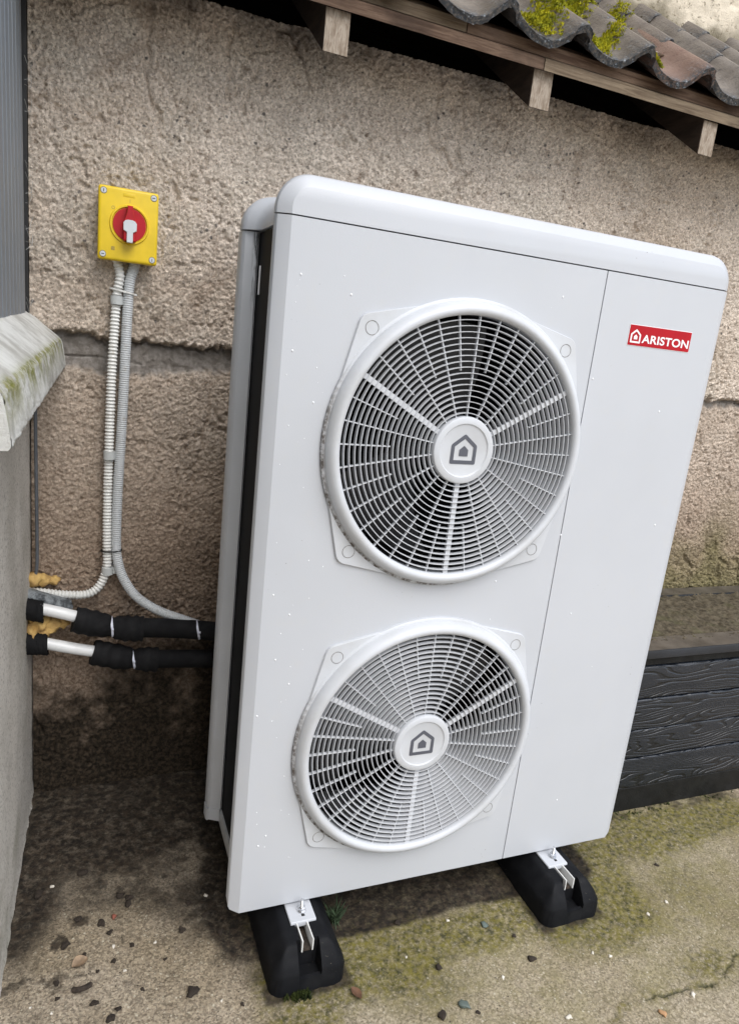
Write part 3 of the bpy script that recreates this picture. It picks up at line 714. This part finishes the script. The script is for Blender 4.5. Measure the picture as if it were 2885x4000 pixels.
# badge with emblem and lettering
bx0, bx1, bz0, bz1 = .7572, .9311, 1.2905, 1.3330
badge = MB().box(bx0, bx1, -.0012, .0005, bz0, bz1).build('badge', M_red, hp, smooth=0); badge['label'] = 'small red badge with white lettering'
MB().box(bx0-.0011, bx1+.0011, -.0005, .0005, bz0-.0011, bz1+.0011).build('badge_border', M_lett, badge, smooth=0)
house_outline(.475, 0, M_lett, 'emblem', badge, .7755, -.0017, 1.3088, .0004)
cu = bpy.data.curves.new('lettering', 'FONT'); cu.body = 'ARISTON'; cu.size = .0232; cu.offset = .00052; cu.space_character = 1.04; cu.extrude = 0
to = bpy.data.objects.new('lettering_tmp', cu); COL.objects.link(to); bpy.context.view_layer.update()
tm = bpy.data.meshes.new_from_object(to.evaluated_get(bpy.context.evaluated_depsgraph_get())); bpy.data.objects.remove(to)
co = np.empty(len(tm.vertices)*3); tm.vertices.foreach_get('co', co); co = co.reshape(-1, 3)
co[:, 0] -= co[:, 0].min(); co[:, 0] *= .1330/co[:, 0].max(); co[:, 1] -= co[:, 1].min(); co[:, 1] *= .0180/co[:, 1].max()
me = bpy.data.meshes.new('lettering'); me.from_pydata([(a, 0, b) for a, b, _ in co.tolist()], [], [tuple(f.vertices) for f in tm.polygons])
link('lettering', me, M_lett, badge, (.7935, -.00165, 1.2975))
# mounting brackets with bolts
def ngon(r, z, n, cx, cy, ph=0): return [(cx+r*math.cos(2*math.pi*k/n+ph), cy+r*math.sin(2*math.pi*k/n+ph), z) for k in range(n)]
for bx in (.1335, .8115):
    br = MB().bbox(bx-.0295, bx+.0295, -.050, .03, -.0125, -.0065, .0028, 3)
    br.bbox(bx-.0295, bx+.0295, .012, .03, -.009, .02, .003); br.bbox(bx-.0292, bx+.0292, -.0503, -.0455, -.0205, -.008, .0022, 3)
    br = br.build('mounting_bracket', M_white, hp, smooth=45)
    yb = -.020
    MB().loft([ngon(.0105, -.0064, 24, bx+.003, yb), ngon(.0105, -.0050, 24, bx+.003, yb)], True, True, True).build('washer', M_zinc, br)
    MB().loft([ngon(.0085, -.0050, 6, bx+.003, yb, .3), ngon(.0085, .0025, 6, bx+.003, yb, .3), ngon(.0068, .0036, 6, bx+.003, yb, .3)], True, True, True).build('nut', M_zinc, br, smooth=20)
    rg = []
    for k in range(22): rg.append(ngon(.0043 if k % 2 else .0036, .0028+k*.00085, 12, bx+.003, yb))
    rg.append(ngon(.0025, .0218, 12, bx+.003, yb)); MB().loft(rg, True, True, True).build('bolt', M_zinc, br)
    MB().bbox(bx-.001, bx+.007, -.0375, -.0305, -.0085, -.0061, .001).build('slot', M_black, br)
# water droplets on the paint
mb = MB()
for _ in range(85):
    x = random.uniform(.005, .12) if random.random() < .6 else random.uniform(.0, .98); z = random.uniform(.1, 1.42)
    if math.hypot(x-FX, z-FZ[0]) < .31 or math.hypot(x-FX, z-FZ[1]) < .31: continue
    r = random.choice((.0007, .0010, .0013, .0020)); ring = lambda f, y: [(x+r*f*math.cos(a), y, z+r*f*1.25*math.sin(a)) for a in np.linspace(0, 6.283, 8, False)]
    mb.loft([ring(1, .0001), ring(.8, -r*.4), ring(.3, -r*.62)], True, False, True)
tag(mb.build('water_droplets', M_drop, hp, smooth=80), kind='stuff')

# =================================================================== RUBBER FEET
def foot(cx, label):
    hw, y0, y1, rc = .084, -.136, .46, .030
    xs = np.unique(np.round(np.concatenate([np.linspace(-hw, hw, 43), [-.0235, -.0250, .0235, .0250]]), 5)); ys = np.unique(np.round(np.concatenate([np.linspace(y0, -.05, 29), np.linspace(-.05, y1, 40), [-.0905, -.092]]), 5))
    X, Y = np.meshgrid(xs, ys, indexing='ij')
    yc = (y0+y1)/2; hy = (y1-y0)/2
    qx = np.abs(X)-hw+rc; qy = np.abs(Y-yc)-hy+rc
    sdf = np.hypot(np.maximum(qx, 0), np.maximum(qy, 0)) + np.minimum(np.maximum(qx, qy), 0) - rc
    d = np.maximum(-sdf, 0)
    side = .038 + np.interp(d, [0, .004, .012, .030, .037, .045], [0, .008, .022, .046, .053, .055])
    hgt = np.minimum(side, .093)
    slot = (np.abs(X) < .0242)*(Y < -.0912); hgt = np.where(slot, np.minimum(hgt, np.where(Y > -.121, .026, .034)), hgt)
    rail = (np.abs(X) < .0138)*(Y >= -.0912); hgt = np.where(rail, .066, hgt)
    Z = np.where(sdf > -1e-5, G, G+hgt)
    # pull outside points to the rounded outline
    ux = np.maximum(qx, 0); uy = np.maximum(qy, 0); L = np.maximum(np.hypot(ux, uy), 1e-9); out = (sdf > 0)*(qx > 0)*(qy > 0)
    X2 = np.where(out, np.sign(X)*(hw-rc + ux/L*rc), X); Y2 = np.where(out, yc + np.sign(Y-yc)*(hy-rc + uy/L*rc), Y)
    me = grid_mesh('rubber_foot', X2, Y2-0.0, Z-G); me.set_sharp_from_angle(angle=R(40))
    f = thing('rubber_foot', (cx, 0, G), label, 'support foot', 'rubber feet carrying the heat pump')
    link('body', me, M_rubber, f, (cx, 0, G))
    mr = MB()
    for s in (-1, 1): mr.box(cx+s*.0118-.0013, cx+s*.0118+.0013, -.0985, .44, -.038, -.0098)
    mr.build('rail', M_alu, f, smooth=0)
    MB().box(cx-.0100, cx+.0100, -.0945, .44, -.041, -.036).build('rail_floor', M_clod, f, smooth=0)
foot(.130, 'black rubber support foot under the left bracket, nearest the camera')
foot(.8135, 'black rubber support foot under the right bracket, below the service panel')

# =================================================================== ISOLATOR SWITCH
bxc, bzc, yf = -.2325, 1.4375, .600
sw = thing('isolator_switch', (bxc, .66, 1.357), 'yellow isolator switch box with red and grey rotary handle on the rough wall', 'switch')
MB().bbox(bxc-.063, bxc+.063, .625, .672, bzc-.0765, bzc+.0765, .008, 3).build('back_box', M_yellow, sw)
MB().bbox(bxc-.0665, bxc+.0665, yf, .626, bzc-.0810, bzc+.0810, .0075, 4).build('cover', M_yellow, sw)
def ydisc(mb, r0, r1, y0, y1, cx, cz, seg=48): return mb.lathe([(0, y1), (r0, y1), (r1, y0)], seg, cx, cz)
MB().lathe([(.0375, yf+.0005), (.0395, yf-.004), (.0425, yf-.004), (.0445, yf+.0005)], 64, bxc+.0025, bzc+.002).build('collar', M_yellow, sw)
hd = MB().lathe([(0, yf-.003), (.0365, yf-.003), (.0372, yf+.001)], 64, bxc+.0025, bzc+.002).build('dial', M_redp, sw)
hx, hz = bxc+.0025, bzc+.002
def prism(poly, y0, y1, inset=.0): return MB().loft([[(hx+a, y1, hz+b) for a, b in poly], [(hx+a, y0+.002, hz+b) for a, b in poly], [(hx+a*(1-inset), y0, hz+b*(1-inset*.5)) for a, b in poly]], True, False, True)
grip = [(-.0135,-.0375),(.0135,-.0375),(.0150,-.005),(.0145,.004),(.0085,.020),(.0062,.030),(.0060,.0395),(-.0060,.0395),(-.0062,.030),(-.0085,.020),(-.0145,.004),(-.0150,-.005)]
prism(grip, yf-.024, yf-.003, .12).build('grip', M_redp, sw, smooth=20)
pl = [(-.0062,-.0415),(.0062,-.0415),(.0068,-.0385),(.0068,-.0185),(.0145,-.0145),(.0150,.0015),(.0110,.0065),(.0050,.0085),(-.0050,.0085),(-.0110,.0065),(-.0150,.0015),(-.0145,-.0145),(-.0068,-.0185),(-.0068,-.0385)]
prism(pl, yf-.0285, yf-.0235, .05).build('key_tab', M_palegrey, sw, smooth=20)
for sx, sz, hor in ((-1, 1, 0), (1, 1, 1), (-1, -1, 1), (1, -1, 0)):
    x, z = bxc+sx*.0550, bzc+sz*.0690
    sc_ = MB().lathe([(0, yf-.0012), (.0058, yf-.0012), (.0063, yf+.001)], 28, x, z).build('screw', M_palegrey, sw)
    MB().lathe([(.0063, yf-.0004), (.0074, yf-.0004)], 28, x, z).build('screw_recess', M_groove, sc_, smooth=0)
    MB().box(x-(.0032 if hor else .0008), x+(.0032 if hor else .0008), yf-.0016, yf-.001, z-(.0008 if hor else .0032), z+(.0008 if hor else .0032)).build('slot', M_black, sc_, smooth=0)
MB().box(hx-.0003, hx+.0003, yf-.0006, yf, bzc+.050, bzc+.058).build('on_mark', M_groove, sw, smooth=0)
MB().lathe([(.0028, yf-.0004), (.0034, yf-.0004)], 24, bxc-.034, bzc+.035).build('off_mark', M_groove, sw, smooth=0)
MB().bbox(bxc-.013, bxc+.013, yf-.0009, yf+.001, bzc+.0625, bzc+.0705, .0008, 2).build('moulded_plate', M_yellow, sw)
MB().box(bxc-.037, bxc-.029, yf-.0006, yf, bzc-.058, bzc-.050).build('print_square', plain('faded_print', (.42, .30, .05), .6, .2, 200), sw, smooth=0)

# =================================================================== CONDUITS
def corrugated(path, r, pitch, depth, name, m, label):
    P = resample(smooth_path(path, 16), pitch/4); rad = [r - depth*(.5+.5*math.cos(2*math.pi*(i % 4)/4)) for i in range(len(P))]
    o = MB().tube(P, rad, 14).build(name, m, smooth=70); tag(o, label, 'conduit'); return o
yc = .640
corrugated([(-.256, yc, 1.39), (-.254, yc, 1.360), (-.247, yc-.002, 1.325), (-.253, yc, 1.278), (-.258, yc, 1.18), (-.262, yc, 1.065), (-.264, yc+.004, .90), (-.265, yc+.004, .774), (-.264, yc+.002, .640), (-.263, yc, .590), (-.272, yc-.002, .548), (-.291, yc-.004, .519), (-.320, yc-.006, .507), (-.37, yc-.006, .509), (-.42, yc-.004, .516), (-.50, yc, .525)],
           .0122, .0088, .0032, 'white_conduit', M_cond, 'white corrugated conduit from the switch box bending left into the side wall')
corrugated([(-.2115, yc, 1.39), (-.213, yc, 1.357), (-.224, yc, 1.314), (-.228, yc, 1.233), (-.231, yc, 1.10), (-.235, yc, .953), (-.241, yc, .78), (-.242, yc, .652), (-.237, yc-.006, .600), (-.222, yc-.014, .553), (-.189, yc-.025, .505), (-.133, yc-.04, .468), (-.060, yc-.052, .440), (.04, yc-.06, .40), (.14, yc-.1, .36)],
           .0132, .0054, .0019, 'grey_conduit', M_condg, 'grey finely corrugated conduit from the switch box running behind the heat pump')
for k, (x, z) in enumerate(((-.2535, 1.268), (-.2635, .884), (-.2625, .572))):
    cl = MB()
    for zz in (0,):
        pts = [(x+.0142*math.cos(a), yc-.002+.0142*math.sin(a)) for a in np.linspace(R(40), R(-220), 18)]
        pin = [(x+.0122*math.cos(a), yc-.002+.0122*math.sin(a)) for a in np.linspace(R(40), R(-220), 18)]
        loop = pts + pin[::-1]; cl.loft([[(a, b, z-.010) for a, b in loop], [(a, b, z+.010) for a, b in loop]], True, True, True)
    cl.bbox(x+.010, x+.022, yc-.004, yc+.03, z-.0095, z+.0095, .0015, 1); cl.bbox(x-.012, x+.012, yc+.010, yc+.034, z-.008, z+.008, .001, 1)
    o = cl.build('pipe_clip', M_clip, smooth=40)
    tag(o, ('grey pipe clip on the white conduit just below the switch box', 'grey pipe clip halfway down the white conduit', 'grey pipe clip where the white conduit starts to bend')[k], 'clip', 'grey conduit clips')
def tie(path_c, axis_v, r, m, label, wd=.0024, par=None, name='cable_tie'):
    c = Vector(path_c); a = Vector(axis_v).normalized(); n1 = a.orthogonal().normalized(); n2 = a.cross(n1); rings = []
    for k in range(29):
        q = 2*math.pi*k/28; d = n1*math.cos(q) + n2*math.sin(q); rings.append([c+d*(r)-a*wd, c+d*(r+.0012)-a*wd, c+d*(r+.0012)+a*wd, c+d*r+a*wd])
    o = MB().loft(rings, True)
    hdv = c + Vector((0, -1, .15)).normalized()*(r+.002); o.bbox(hdv.x-.0032, hdv.x+.0032, hdv.y-.002, hdv.y+.002, hdv.z-.003, hdv.z+.003, .0006, 1)
    o = o.build(name, m, par, smooth=50)
    if label and par is None: tag(o, label, 'cable tie')
    return o
def oval_tie(cx, cy, z, rx, ry, tilt, m, label):
    rings = []
    for k in range(33):
        q = 2*math.pi*k/32; f = lambda e: Vector((cx+(rx+e)*math.cos(q), cy+(ry+e)*math.sin(q), z+tilt*math.cos(q)))
        rings.append([f(0)-Vector((0,0,.002)), f(.0012)-Vector((0,0,.002)), f(.0012)+Vector((0,0,.002)), f(0)+Vector((0,0,.002))])
    tag(MB().loft(rings, True).build('cable_tie', m, smooth=50), label, 'cable tie')
oval_tie(-.238, yc, 1.290, .031, .0150, -.005, M_cond, 'white cable tie holding both conduits together under the switch box')
oval_tie(-.253, yc, .628, .026, .0155, .001, M_black, 'black cable tie around both conduits above their bends')
# loose grey cable in the corner
tag(MB().tube(smooth_path([(-.434, .650, 1.12), (-.434, .645, .98), (-.4325, .64, .80), (-.4315, .64, .66), (-.4320, .64, .59), (-.438, .64, .558), (-.452, .64, .545)], 8), .0042, 8).build('corner_cable', M_cable, smooth=70),
    'thin grey cable hanging down the wall corner below the sill', 'cable')

# =================================================================== INSULATED PIPES
yp = .575
def pipe(name, core, sleeve, wrap, ties, label, rs, rw, seed):
    random.seed(seed)
    t_ = thing(name, core[0], label, 'pipe', 'insulated pipes')
    MB().tube(smooth_path(core, 6), .0150, 20).build('inner_pipe', M_pvc, t_, smooth=60)
    MB().tube(smooth_path(sleeve, 8), rs, 24).build('insulation_sleeve', M_foam, t_, smooth=60)
    P = smooth_path(wrap, 8); n = len(P); tt = ties[0]
    rad = [rw*(1 + .05*math.sin(i*1.3+seed)) - .007*math.exp(-((P[i].x-tt)/.018)**2) for i in range(n)]
    mb = MB().tube(P, rad, 26, True, .018); mb.build('insulation_wrap', M_foam, t_, smooth=60)
    for x in ties:
        Q = P if x < P[-1].x else smooth_path(sleeve, 8); q = min(Q, key=lambda v: abs(v.x-x)); i = Q.index(q); ax = Q[min(i+1, len(Q)-1)] - Q[max(i-1, 0)]
        tie(q, ax + Vector((0, 0, .3*ax.length)), (rw-.0065 if Q is P else rs), M_tie, None, .0028, t_, 'cable_tie')
pipe('insulated_pipe', [(-.50, yp+.01, .515), (-.43, yp+.004, .497), (-.37, yp, .481), (-.32, yp, .464)], [(-.20, yp, .432), (-.10, yp, .424), (.02, yp-.01, .412), (.16, yp-.06, .40), (.30, yp-.14, .39)],
     [(-.342, yp, .463), (-.30, yp, .450), (-.25, yp, .437), (-.21, yp, .430), (-.172, yp, .427)], (-.252, -.028), 'upper black insulated pipe with white core bared near the wall corner', .0262, .0335, 3)
pipe('insulated_pipe', [(-.50, yp+.01, .418), (-.43, yp+.004, .404), (-.36, yp, .386), (-.28, yp, .366)], [(-.16, yp, .337), (-.06, yp, .331), (.04, yp-.01, .326), (.16, yp-.06, .32), (.30, yp-.14, .31)],
     [(-.297, yp, .368), (-.26, yp, .357), (-.21, yp, .344), (-.17, yp, .338), (-.132, yp, .334)], (-.194,), 'lower black insulated pipe with a longer bared white stretch', .0250, .0330, 5)
def ragged(name, path, r, m, label, cat, seed):
    random.seed(seed); P = smooth_path(path, 8); n = len(P); mb = MB(); rings = []
    for i, p_ in enumerate(P):
        ring = []
        for j in range(22):
            a = 2*math.pi*j/22; rag = (.018*random.random() if i == n-1 else 0)
            ring.append((p_.x - rag*(1+.8*math.sin(a)), p_.y + r*math.cos(a)*random.uniform(.93, 1.05), p_.z + r*math.sin(a)*random.uniform(.93, 1.05)))
        rings.append(ring)
    mb.loft(rings, True); tag(mb.build(name, m, smooth=60), label, cat)
ragged('torn_insulation', [(-.49, yp+.012, .505), (-.44, yp+.008, .490), (-.425, yp+.010, .486), (-.412, yp+.012, .483)], .0285, M_foam, 'torn black insulation stub around the upper white pipe at the wall', 'insulation', 21)
ragged('torn_insulation', [(-.49, yp+.012, .405), (-.44, yp+.008, .398), (-.42, yp+.010, .396), (-.402, yp+.012, .392)], .0295, M_foam, 'torn black insulation stub around the lower white pipe at the wall', 'insulation', 22)
ragged('grey_sleeve', [(-.49, yp+.035, .525), (-.43, yp+.035, .510), (-.38, yp+.035, .492), (-.345, yp+.035, .478)], .0215, M_tape, 'mottled grey sleeve stub behind the upper pipe in the corner', 'sleeve', 23)
def foam_blob(parts, name, label, seed):
    random.seed(seed); bm = bmesh.new()
    for c, r in parts:
        res = bmesh.ops.create_icosphere(bm, subdivisions=3, radius=1); ph = random.uniform(0, 9)
        for v in res['verts']:
            d = v.co.normalized(); k = 1 + .22*math.sin(5*d.x+ph)*math.cos(4*d.z+ph*2) + .12*math.sin(11*d.y+ph)*math.sin(9*d.x-ph)
            v.co = Vector(c) + Vector((d.x*r[0]*k, d.y*r[1]*k, d.z*r[2]*k))
    bm.verts.index_update(); mb = MB(); mb.add([v.co[:] for v in bm.verts], [[v.index for v in f.verts] for f in bm.faces]); bm.free()
    tag(mb.build(name, M_pu, smooth=180), label, 'foam')
foam_blob([((-.425, .61, .442), (.028, .03, .026)), ((-.395, .618, .436), (.024, .03, .021)), ((-.372, .625, .440), (.018, .025, .018)), ((-.442, .60, .415), (.018, .03, .03)), ((-.41, .61, .425), (.022, .03, .016)), ((-.445, .60, .475), (.012, .02, .025))],
          'expanding_foam', 'lumpy yellow expanding foam between the two pipes at the wall corner', 31)
foam_blob([((-.440, .645, .548), (.020, .02, .020)), ((-.418, .652, .545), (.020, .018, .016)), ((-.395, .660, .540), (.016, .014, .012))], 'expanding_foam', 'thin brownish smear of foam above the white conduit in the corner', 32)
random.seed(7)

# =================================================================== PLANTER
px0, px1 = 1.10, 3.1
pt = thing('planter', (1.9, .42, G), 'raised planter box of glossy blue-black wood-effect boards full of dark soil', 'planter')
zb = [-.020, .085, .184, .288, .395]
for k in range(4): MB().bbox(px0, px1, .188+.0015*(k % 2), .212, zb[k]+.0012, zb[k+1]-.0012, .006, 3).build('board', M_plank, pt, (1.9+k*.37, .2, zb[k]), 60)
MB().bbox(px0, px1, .1915, .212, G, -.0215, .002, 1).build('base_board', M_pblack, pt)
MB().bbox(px0, px1, .1975, .212, .3955, .424, .001, 1).build('board', M_pblack, pt)
MB().bbox(px0-.01, px1, .181, .268, .4245, .450, .003, 2).build('top_rim', M_prim, pt)
MB().bbox(px0-.01, px1, .583, .650, .4245, .450, .003, 2).build('top_rim', M_prim, pt)
MB().bbox(px0-.01, px0+.06, .2685, .5825, .4245, .4495, .003, 2).build('top_rim', M_prim, pt)
MB().box(px0+.002, px0+.024, .213, .645, G, .424).build('end_board', M_pblack, pt); MB().box(px0, px1, .63, .648, G, .424).build('back_board', M_pblack, pt)
MB().box(px0-.008, px1, .185, .266, .4503, .4515).build('dirt_film', M_pfilm, pt); MB().box(px0-.008, px1, .585, .648, .4503, .4515).build('dirt_film', M_pfilm, pt)
X, Y = np.meshgrid(axis(px0+.03, 2.5, .005, None, px1-.01, 6), axis(.235, .61, .005), indexing='ij')
tag(link('soil', grid_mesh('soil', X, Y, .447 + .012*(fbm(X, Y, 30, 2, 4)-.4) + .012*(fbm(X, Y, 110, 5, 3)-.5)), M_soil, pt), kind='stuff')

# =================================================================== SMALL THINGS ON THE GROUND
def gz(x, y):      # ground height
    i = int(np.clip(np.searchsorted(gxs, x), 1, len(gxs)-1)); j = int(np.clip(np.searchsorted(gys, y), 1, len(gys)-1)); return float(Zg[i, j])
gxs = axis(-0.62, 1.75, .0042, -60, 60, 16); gys = axis(-0.62, 0.72, .0042, -80, 60, 16)
def clod_mesh(seed):
    r = random.Random(seed); bm = bmesh.new(); bmesh.ops.create_icosphere(bm, subdivisions=2, radius=1)
    for v in bm.verts:
        d = v.co.copy(); k = .8+.34*math.sin(3.3*d.x+seed)*math.cos(2.9*d.y+seed*2)+r.uniform(-.24, .24); v.co = Vector((d.x*k, d.y*k*.85, d.z*k*.6))
    me = bpy.data.meshes.new('clod'); bm.to_mesh(me); bm.free(); me.polygons.foreach_set('use_smooth', [True]*len(me.polygons)); return me
clods = [clod_mesh(s) for s in range(6)]
def pebble(name, x, y, s, m, label, cat, group=None, i=0, sc=(1, 1, 1)):
    me = clods[i % 6].copy(); o = link(name, me, m, None, (x, y, gz(x, y)+s*.25), (random.uniform(-.2, .2), random.uniform(-.2, .2), random.uniform(0, 6.28))); o.scale = (s*sc[0], s*sc[1], s*sc[2]); tag(o, label, cat, group)
dark = [(-.105,-.074,.016),(-.364,.019,.008),(-.293,-.042,.009),(-.263,-.086,.011),(-.412,.275,.014),(-.233,.226,.012),(-.213,.214,.011),(-.217,.194,.011),(-.276,.152,.011),(-.325,.177,.011),(-.258,.122,.008),(-.214,.076,.008),(-.106,.089,.010),(-.025,.06,.010),(-.253,.045,.007),(-.083,.163,.009),(-.048,.119,.011),(-.2,-.038,.006),(-.248,-.068,.007),(-.361,-.015,.006),(-.349,.115,.012),(-.316,.321,.015),(-.149,.021,.005),(-.011,-.127,.006),(-.311,.078,.006),(-.285,.03,.005),
        (.378,-.267,.012),(.424,-.161,.010),(.647,-.2,.011),(.642,-.132,.007),(.383,-.023,.009),(1.183,-.03,.008),(.456,-.281,.006)]
lab = {0: 'largest dark clod on the bare concrete left of the front foot', 26: 'round dark clod at the bottom edge beside the greenish stone', 28: 'dark clod on the concrete midway between the two rubber feet', 31: 'lone dark clod on the concrete right of the right foot'}
for i, (x, y, s) in enumerate(dark):
    g = 'dirt clods near the side wall' if i < 26 else 'dirt clods in front of the heat pump'
    pebble('dirt_clod', x, y, s, M_clod, lab.get(i, 'small dark dirt clod on the concrete between the side wall and the left foot' if i < 26 else 'small dark dirt clod on the mossy concrete before the heat pump'), 'clod', g if i not in lab else None, i, (1, 1, .8) if i else (1.15, .9, .7))
mb = MB().tube(smooth_path([(-.335, -.004, G+.006), (-.322, -.012, G+.010), (-.308, -.010, G+.010), (-.297, -.001, G+.006)], 5), [.002]+[.0055]*14+[.003], 7); tag(mb.build('dirt_clod', M_clod), 'dark curved strip of dirt lying on the pale concrete', 'clod')
wh = [(-.383,.295,.006),(-.166,.07,.0045),(-.252,.084,.005),(-.039,.176,.006),(-.05,-.108,.004),(-.41,-.02,.004),(-.232,.016,.0045),(-.371,-.042,.004),(1.106,-.146,.006),(.771,-.104,.005),(.642,-.345,.008),(.554,-.223,.006),(.505,-.05,.005),(.838,-.244,.0055),(1.026,-.165,.006),(.365,-.115,.004),(.802,-.225,.005),(.954,-.382,.008)]
for i, (x, y, s) in enumerate(wh):
    pebble('grit', x, y, s, M_grit, 'tiny pale pebble on the dark dirty concrete by the side wall' if i < 8 else 'tiny pale pebble on the mossy concrete right of the left foot', 'pebble', 'pale pebbles by the side wall' if i < 8 else 'pale pebbles right of the left foot', i)
pebble('stone', .436, -.260, .014, M_greenst, 'flat greenish grey stone at the bottom edge between the feet', 'stone', None, 2, (.8, 1.3, .5))
pebble('stone', .587, -.085, .012, M_greenst, 'greenish stone in the moss left of the right foot', 'stone', None, 3, (1, 1, .6))
pebble('stone', .852, -.398, .010, M_orange, 'small orange stone beside the crack in the concrete', 'stone', None, 4)
pebble('stone', -.249, .164, .008, M_redst, 'small reddish stone among dark clods near the side wall', 'stone', None, 5)
from bpy_extras.object_utils import world_to_camera_view
bpy.context.view_layer.update()
ORD = ['', 'second ', 'third ', 'fourth ', 'fifth ', 'sixth ', 'seventh ', 'eighth ', 'ninth ', 'tenth ', 'eleventh ', 'twelfth ', 'thirteenth ', 'fourteenth ', 'fifteenth ', 'sixteenth ', 'seventeenth ', 'eighteenth ', 'nineteenth ', 'twentieth ', 'twenty-first ', 'twenty-second ', 'twenty-third ', 'twenty-fourth ', 'twenty-fifth ']
def number_up(group, text):
    L = [o for o in COL.objects if o.get('group') == group]; L.sort(key=lambda o: world_to_camera_view(scene, camo, o.matrix_world.translation).y)
    for k, o in enumerate(L): o['label'] = text % ORD[k]
number_up('dirt clods near the side wall', '%slowest small dark clod on the concrete between side wall and left foot')
number_up('dirt clods in front of the heat pump', '%slowest small dark clod on the mossy concrete right of the left foot')
number_up('pale pebbles by the side wall', '%slowest tiny pale pebble on the dirty concrete by the side wall')
number_up('pale pebbles right of the left foot', '%slowest tiny pale pebble on the mossy concrete right of the left foot')
def leaf(x, y, z, L, W, rz, tilt, m, label, curl=.3):
    mb = MB(); n = 7; rows = []
    for i in range(n):
        s = i/(n-1); w = W*math.sin(math.pi*min(1, s*.94+.03))**.8
        rows.append([((s-.5)*L, q*w, .0008+curl*L*((s-.5)**2) + abs(q)*w*.5) for q in (-1, -.5, 0, .5, 1)])
    mb.loft(rows, False); mb.loft([[(a, b, c-.0006) for a, b, c in r_] for r_ in rows], False)
    o = link('leaf', mb.mesh('leaf', smooth=60), m, None, (x, y, z), (tilt, 0, rz)); tag(o, label, 'leaf')
leaf(.222, -.172, gz(.222, -.172)+.004, .032, .010, 1.9, .1, M_leafb, 'brown dead leaf on moss to the right of the left foot')
leaf(-.320, .058, gz(-.32, .058)+.003, .034, .014, .5, .0, M_leaft, 'tan dead leaf flat on the concrete near the side wall', .1)
leaf(1.157, .548, roofz(1.157, .548)+.004, .045, .010, .3, .5, M_leafp, 'pale dry leaf lying on a roof tile', .2)
# moss tuft before the left foot and the little plant beside it
pts = [(.106+random.gauss(0, .011), -.143+random.gauss(0, .006), G) for _ in range(60)]
tag(moss_mesh(pts, .004, .016, .005, Vector((0, 0, 1)), 12).build('moss_tuft', M_moss2, smooth=0), 'dark moss tuft growing at the front of the left rubber foot', 'moss')
mb = MB()
for _ in range(34):
    a = random.uniform(0, 6.28); L = random.uniform(.02, .06); b = Vector((.238+random.gauss(0, .006), .026+random.gauss(0, .012), G)); d = Vector((math.cos(a)*.5, math.sin(a)*.5, 1)).normalized(); s1 = Vector((math.sin(a), -math.cos(a), 0))*.0022
    mb.add([b-s1*.4, b+s1*.4, b+d*L*.55+s1, b+d*L + Vector((math.cos(a), math.sin(a), 0))*.008, b+d*L*.55-s1], [(0, 1, 2, 3, 4)])
tag(mb.build('small_plant', M_plant, smooth=0), 'small weed sprouting under the heat pump beside the left foot', 'plant')
pts = []
for x in np.arange(1.06, 2.3, .008):
    if fbm(np.array([x]), np.array([0.]), 9, 2)[0] > .42: pts.append((float(x), .178+random.gauss(0, .010), G))
o = moss_mesh(pts, .002, .009, .006, Vector((0, 0, 1)), 9).build('moss_line', M_moss2, smooth=0); tag(o, 'ragged line of dark moss and dirt along the foot of the planter', 'moss', kind='stuff')
scene.render.engine = 'CYCLES'
